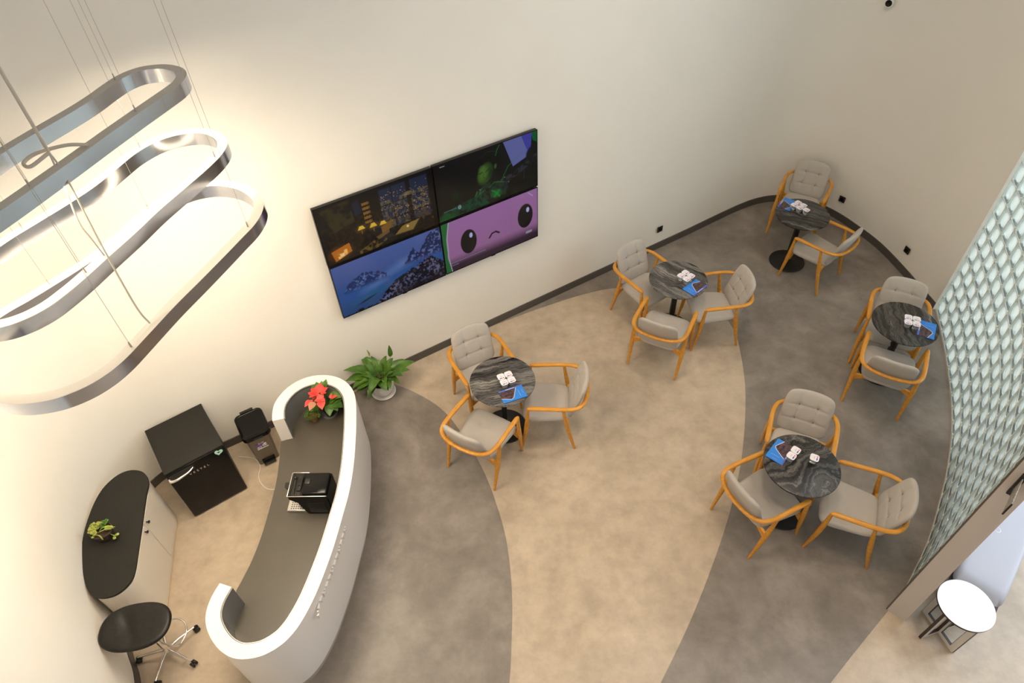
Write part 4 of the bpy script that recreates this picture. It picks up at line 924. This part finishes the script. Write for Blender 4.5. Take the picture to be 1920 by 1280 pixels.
# succulent on the cabinet
su = thing('potted_succulent', 'lime green succulent in a dark brown bowl on the cabinet top', 'potted plant', (-3.425, 2.822, .712))
bm = bmesh.new(); lathe(bm, [(0, .001), (.045, .001), (.062, .03), (.074, .072), (.078, .088), (.072, .088), (.066, .075), (0, .07)], 32, sx=1.0, sy=.85); build('pot', bm, MT['dark_pot'], su); su.scale = (1.18, 1.18, 1.15)
random.seed(8)
for (cx, cy, cz, sc, mm) in ((-.045, .0, .088, 1.0, 'leaf_lime'), (-.015, .035, .092, .9, 'leaf_lime'), (-.03, -.03, .088, .85, 'leaf_lime'), (.02, .04, .10, .9, 'leaf'), (-.055, .03, .09, .8, 'leaf_lime')):
    for k in range(13):
        a_ = 2 * PI * k / 13 + random.uniform(-.2, .2); el_ = math.radians(random.choice((15, 45, 70))); bm = bmesh.new()
        d = Vector((math.cos(a_) * math.cos(el_), math.sin(a_) * math.cos(el_), math.sin(el_))); p0 = Vector((cx, cy, cz)); ln = .042 * sc
        tube(bm, [p0, p0 + d * ln * .5, p0 + d * ln * .85, p0 + d * ln], [.005, .013 * sc, .012 * sc, .001], 8, flat=.6); build('leaf', bm, MT[mm], su, ang=80)
for P_ in ([(.0, -.01, .095), (.02, .0, .115), (.05, .01, .112), (.10, .015, .10)], [(-.01, -.02, .09), (.02, -.02, .11), (.05, .0, .105), (.09, .01, .095)], [(-.03, -.04, .09), (.0, -.045, .105), (.02, -.05, .10), (.035, -.065, .075)]):
    bm = bmesh.new(); q = catmull(P_, 5); tube(bm, q, [.003 + (.008 if i > len(q) * .55 and i < len(q) - 2 else 0) * (1 if P_[3][0] > .05 else .3) for i in range(len(q))], 8); build('trailing_stem', bm, MT['leaf_lime'], su, ang=80)
for (x, y, z, a_) in ((.115, -.015, .055, 20), (.095, -.045, .045, -60)):
    bm = bmesh.new(); d = Vector((math.cos(math.radians(a_)), math.sin(math.radians(a_)), .1)); p0 = Vector((x, y, z)) - d * .03
    tube(bm, [Vector((.06, -.02, .08)), p0, p0 + d * .015, p0 + d * .03, p0 + d * .036], [.002, .003, .012, .011, .002], 8, flat=.6); build('leaf', bm, MT['leaf_lime'], su, ang=80)

# ================================================================ STOOL
st = thing('saddle_stool', 'black leather saddle stool on a chrome wheeled base', 'stool', (-2.945, 2.115, 0))
def seatf(x, y, d):
    z = .655 + .030 * (x / .26) ** 2 * (1 if x < 0 else .5) + .02 * (abs(y) / .18) ** 2
    if d > 0 and abs(y) < 1: z -= .016 * math.exp(-((x + .05 + .45 * y) / .045) ** 2) * math.exp(-(y / .12) ** 2)
    return (x, y - .04, z + d * (1.0 if d > 0 else 1.3))
bm = bmesh.new(); superpad(bm, .262, .185, .030, seatf, nr=16, ns=64, ex=2.35, edge=6); 
o = build('seat', bm, MT['leather'], st, ang=80); o.rotation_euler.z = math.radians(6)
bm = bmesh.new(); lathe(bm, [(0, .07), (.034, .07), (.034, .10), (.022, .12), (.022, .36), (.014, .37), (.014, .61), (.06, .625), (0, .63)], 24); build('gas_column', bm, MT['chrome'], st)
for k in range(5):
    a_ = math.radians(-24 + 72 * k); d = Vector((math.cos(a_), math.sin(a_), 0)); lenk = .245
    bm = bmesh.new(); tube(bm, [d * .02 + Vector((0, 0, .10)), d * .12 + Vector((0, 0, .092)), d * (lenk - .005) + Vector((0, 0, .072))], [.014, .012, .008], 10); lg = build('base_arm', bm, MT['chrome'], st, ang=60)
    bm = bmesh.new(); c_ = d * lenk; sd = Vector((-d.y, d.x, 0))
    for s in (-1, 1):
        q0 = c_ + sd * (s * .006) + Vector((0, 0, .027)); q1 = c_ + sd * (s * .024) + Vector((0, 0, .027)); tube(bm, [q0, q0 + sd * (s * .002), q1 - sd * (s * .002), q1], [.022, .0255, .0255, .022], 20)
    tube(bm, [c_ + Vector((0, 0, .03)), c_ + Vector((0, 0, .075))], .006, 8); build('caster', bm, MT['black'], lg, ang=50)
bm = bmesh.new(); P_ = [(0.0, .0), (.02, .15), (.07, .185), (.14, .165), (.19, .10), (.195, .03), (.165, -.03), (.09, -.025)]
tube(bm, catmull([(x, y, .25) for x, y in P_] + [(0.0, .0, .25)], 6), .007, 8); build('foot_ring', bm, MT['chrome'], st, ang=60)

# ================================================================ LOBBY FURNITURE
wt = thing('side_table', 'round white side table on crossed panel legs beyond the glass wall', 'table', (3.384, 2.014, 0))
bm = bmesh.new(); lathe(bm, [(0, .500), (.200, .500), (.2025, .502), (.2025, .5215), (.201, .5225), (0, .5225)], 64, mi=0)
for f in bm.faces:
    c_ = f.calc_center_median()
    if c_.z < .521 and (abs(f.normal.z) < .9 or c_.z < .51): f.material_index = 1
build('tabletop', bm, [MT['table_white'], MT['dark_edge']], wt, ang=30)
for k, (ax, ay) in enumerate(((.084, -.346), (-.35, -.095))):
    d = Vector((ax, ay)).normalized(); w_ = .355; ang = math.atan2(d.y, d.x)
    bm = bmesh.new()
    def fr_(x0, x1, z0, z1, mi): box(bm, ((x0 + x1) / 2, 0, (z0 + z1) / 2), (x1 - x0, .022, z1 - z0), mi=mi)
    h = w_ / 2
    fr_(-h, h, 0.001, .045, 0); fr_(-h, h, .455, .499, 0); fr_(-h, -h + .045, .045, .455, 0); fr_(h - .045, h, .045, .455, 0); fr_(-.024, .024, .045, .455, 0)
    o = build('leg_panel', bm, MT['panel_grey'], wt, smooth=False); o.rotation_euler.z = ang
    bm = bmesh.new()
    for x0, x1 in ((-h - .002, -h), (h, h + .002)): box(bm, ((x0 + x1) / 2, 0, .25), (x1 - x0, .0225, .498))
    for x0, x1 in ((-h + .045, -.024), (.024, h - .045)):
        for (a, b_, c1, c2) in ((x0, x0 + .003, .045, .455), (x1 - .003, x1, .045, .455), (x0, x1, .045, .048), (x0, x1, .452, .455)): box(bm, ((a + b_) / 2, 0, (c1 + c2) / 2), (b_ - a, .0226, c2 - c1))
    build('edge_band', bm, MT['dark_edge'], o, smooth=False)
bc = thing('bench', 'long pale upholstered bench along the outside of the glass block wall', 'bench', (3.735, 2.025, 0), math.radians(46.4))
# local: x along the bench, y across towards the glass (left)
bm = bmesh.new()
def bpf(x, y, d): return (x + .95, y + .19, .355 + d)
superpad(bm, .95, .195, .065, bpf, nr=12, ns=96, ex=12, edge=14); build('seat_cushion', bm, MT['cushion_white'], bc, ang=80)
bm = bmesh.new(); box(bm, (.95, .19, .275), (1.88, .37, .03), .003); build('seat_frame', bm, MT['dark_edge'], bc)
for x in (.08, 1.82):
    for y in (.04, .34):
        bm = bmesh.new(); box(bm, (x, y, .13), (.04, .04, .258), .003); build('leg', bm, MT['dark_edge'], bc)
bm = bmesh.new(); lathe(bm, [(.020, .0), (.024, .003), (.028, .0)], 24); o = tag(build('bench_mark', bm, MT['ceramic'], bc, ang=80)); o.name = 'cushion_button'; o.location = (.66, .24, .4185)
# small blade sign projecting from the post, seen almost edge-on
br = thing('blade_sign', 'small projecting blade sign on a black mount high on the end post', 'sign', (3.0884, 2.1636, 2.03), math.radians(-133.6))
bm = bmesh.new(); box(bm, (.012, 0, .01), (.022, .032, .21), .003); build('mount', bm, MT['black_metal'], br)
bm = bmesh.new(); box(bm, (.135, 0, .03), (.225, .006, .115), .001); build('sign_panel', bm, MT['sign_panel'], br)
bm = bmesh.new(); box(bm, (.2505, 0, .03), (.006, .010, .118), .001); build('edge_strip', bm, MT['black_metal'], br)

# ================================================================ CHANDELIER
RINGS = [
 (4.10, [(-2.48, 3.09), (-2.40, 3.27), (-2.31, 3.46), (-2.255, 3.60), (-2.22, 3.72), (-2.18, 3.83), (-2.12, 3.91), (-2.05, 3.95), (-1.95, 3.96), (-1.865, 3.93), (-1.805, 3.88), (-1.772, 3.81), (-1.768, 3.73), (-1.785, 3.66), (-1.835, 3.53), (-1.89, 3.39), (-1.94, 3.26), (-1.985, 3.14), (-2.05, 2.96), (-2.115, 2.79), (-2.20, 2.57), (-2.27, 2.42), (-2.36, 2.33), (-2.47, 2.31), (-2.57, 2.37), (-2.62, 2.48), (-2.62, 2.62), (-2.57, 2.80), (-2.52, 2.96)]),
 (3.70, [(-2.61, 2.89), (-2.53, 3.03), (-2.43, 3.20), (-2.35, 3.36), (-2.29, 3.54), (-2.24, 3.69), (-2.17, 3.81), (-2.09, 3.885), (-1.99, 3.93), (-1.87, 3.94), (-1.77, 3.90), (-1.69, 3.82), (-1.655, 3.73), (-1.66, 3.61), (-1.70, 3.47), (-1.76, 3.31), (-1.85, 3.08), (-1.91, 2.89), (-1.975, 2.71), (-2.03, 2.55), (-2.08, 2.43), (-2.13, 2.34), (-2.205, 2.265), (-2.30, 2.22), (-2.43, 2.215), (-2.56, 2.27), (-2.66, 2.38), (-2.71, 2.53), (-2.69, 2.70)]),
 (3.50, [(-2.57, 2.57), (-2.49, 2.67), (-2.39, 2.81), (-2.30, 2.95), (-2.23, 3.10), (-2.17, 3.26), (-2.11, 3.42), (-2.03, 3.55), (-1.92, 3.63), (-1.80, 3.66), (-1.70, 3.65), (-1.60, 3.61), (-1.52, 3.55), (-1.455, 3.475), (-1.42, 3.39), (-1.412, 3.29), (-1.43, 3.18), (-1.47, 3.07), (-1.53, 2.91), (-1.60, 2.73), (-1.68, 2.53), (-1.76, 2.30), (-1.80, 2.19), (-1.85, 2.10), (-1.92, 2.025), (-2.01, 1.97), (-2.10, 1.945), (-2.20, 1.94), (-2.31, 1.965), (-2.43, 2.02), (-2.54, 2.10), (-2.62, 2.21), (-2.65, 2.34), (-2.63, 2.46)])]
for i, (z, P_, ) in enumerate(RINGS):
    o0 = (-2.05, 2.95)
    t = thing('pendant_ring', ('topmost', 'middle', 'lowest')[i] + ' elongated silver LED ring of the hanging light', 'pendant light', (o0[0], o0[1], z), 0, 'three hanging LED rings')
    CP = rel(xy(catmull(P_, 6, True)), o0)
    ar = sum(CP[k][0] * CP[(k + 1) % len(CP)][1] - CP[(k + 1) % len(CP)][0] * CP[k][1] for k in range(len(CP))); s_ = 1 if ar > 0 else -1
    CI = offset(CP, .058 * s_, True)
    bm = bmesh.new(); strip_prism(bm, CP, offset(CP, .004 * s_, True), -.080, -.004, closed=True); strip_prism(bm, offset(CP, .054 * s_, True), CI, -.080, -.004, closed=True); strip_prism(bm, CP, CI, -.004, 0, closed=True)
    for f in bm.faces:
        if f.calc_center_median().z > -.001: f.material_index = 1
    bm.normal_update(); build('ring_body', bm, [MT['alu'], MT['alu_top']], t, ang=50)
    bm = bmesh.new(); strip_prism(bm, offset(CP, .006 * s_, True), offset(CP, .052 * s_, True), -.074, -.070, closed=True); build('diffuser', bm, MT['led'], t, ang=50)
    hang = {0: [(-1.935, 3.42), (-2.235, 3.80), (-2.52, 3.10), (-2.19, 2.74)], 1: [(-1.735, 3.60), (-2.27, 3.79), (-2.60, 3.02), (-2.08, 2.60)], 2: [(-1.50, 3.18), (-2.17, 3.42), (-2.50, 2.80), (-1.83, 2.28)]}[i]
    CM = [Vector(q) for q in offset(CP, .029 * s_, True)]
    for (hx, hy) in hang:
        q = min(CM, key=lambda v: (v - Vector((hx - o0[0], hy - o0[1]))).length)
        bm = bmesh.new(); tube(bm, [(q.x, q.y, -.001), (q.x, q.y, 7.0 - z)], .0011, 5); w_ = build('suspension_wire', bm, MT['wire'], t)
        bm = bmesh.new(); tube(bm, [(q.x, q.y, 0), (q.x, q.y, .035)], [.005, .003], 8); build('wire_clamp', bm, MT['wire'], w_)
bm = bmesh.new()
cx, cy = -1.86, 2.55
tube(bm, catmull([(-2.135, 2.92, 7.0), (-2.135, 2.92, 5.6), (-2.135, 2.92, 4.8), (-2.135, 2.92, 4.16)], 6), .008, 8)
tube(bm, catmull([(-2.135, 2.92, 4.16), (-2.11, 2.86, 4.02), (-2.06, 2.745, 3.88), (-2.03, 2.72, 3.80), (-2.0, 2.70, 3.705)], 6), .0045, 8)
tube(bm, catmull([(-2.135, 2.92, 4.16), (-2.10, 2.89, 4.06), (-1.98, 2.70, 3.86), (-1.86, 2.52, 3.66), (-1.80, 2.44, 3.56), (-1.76, 2.41, 3.505)], 6), .0045, 8)
tube(bm, catmull([(-2.13, 2.91, 4.16), (-2.19, 2.83, 4.14), (-2.225, 2.85, 4.15), (-2.20, 2.93, 4.15), (-2.10, 3.01, 4.14), (-2.025, 3.055, 4.112)], 6), .009, 8)
tag(build('pendant_cable', bm, MT['cable']), 'bundle of clear power cables hanging down to the LED rings', 'cable')
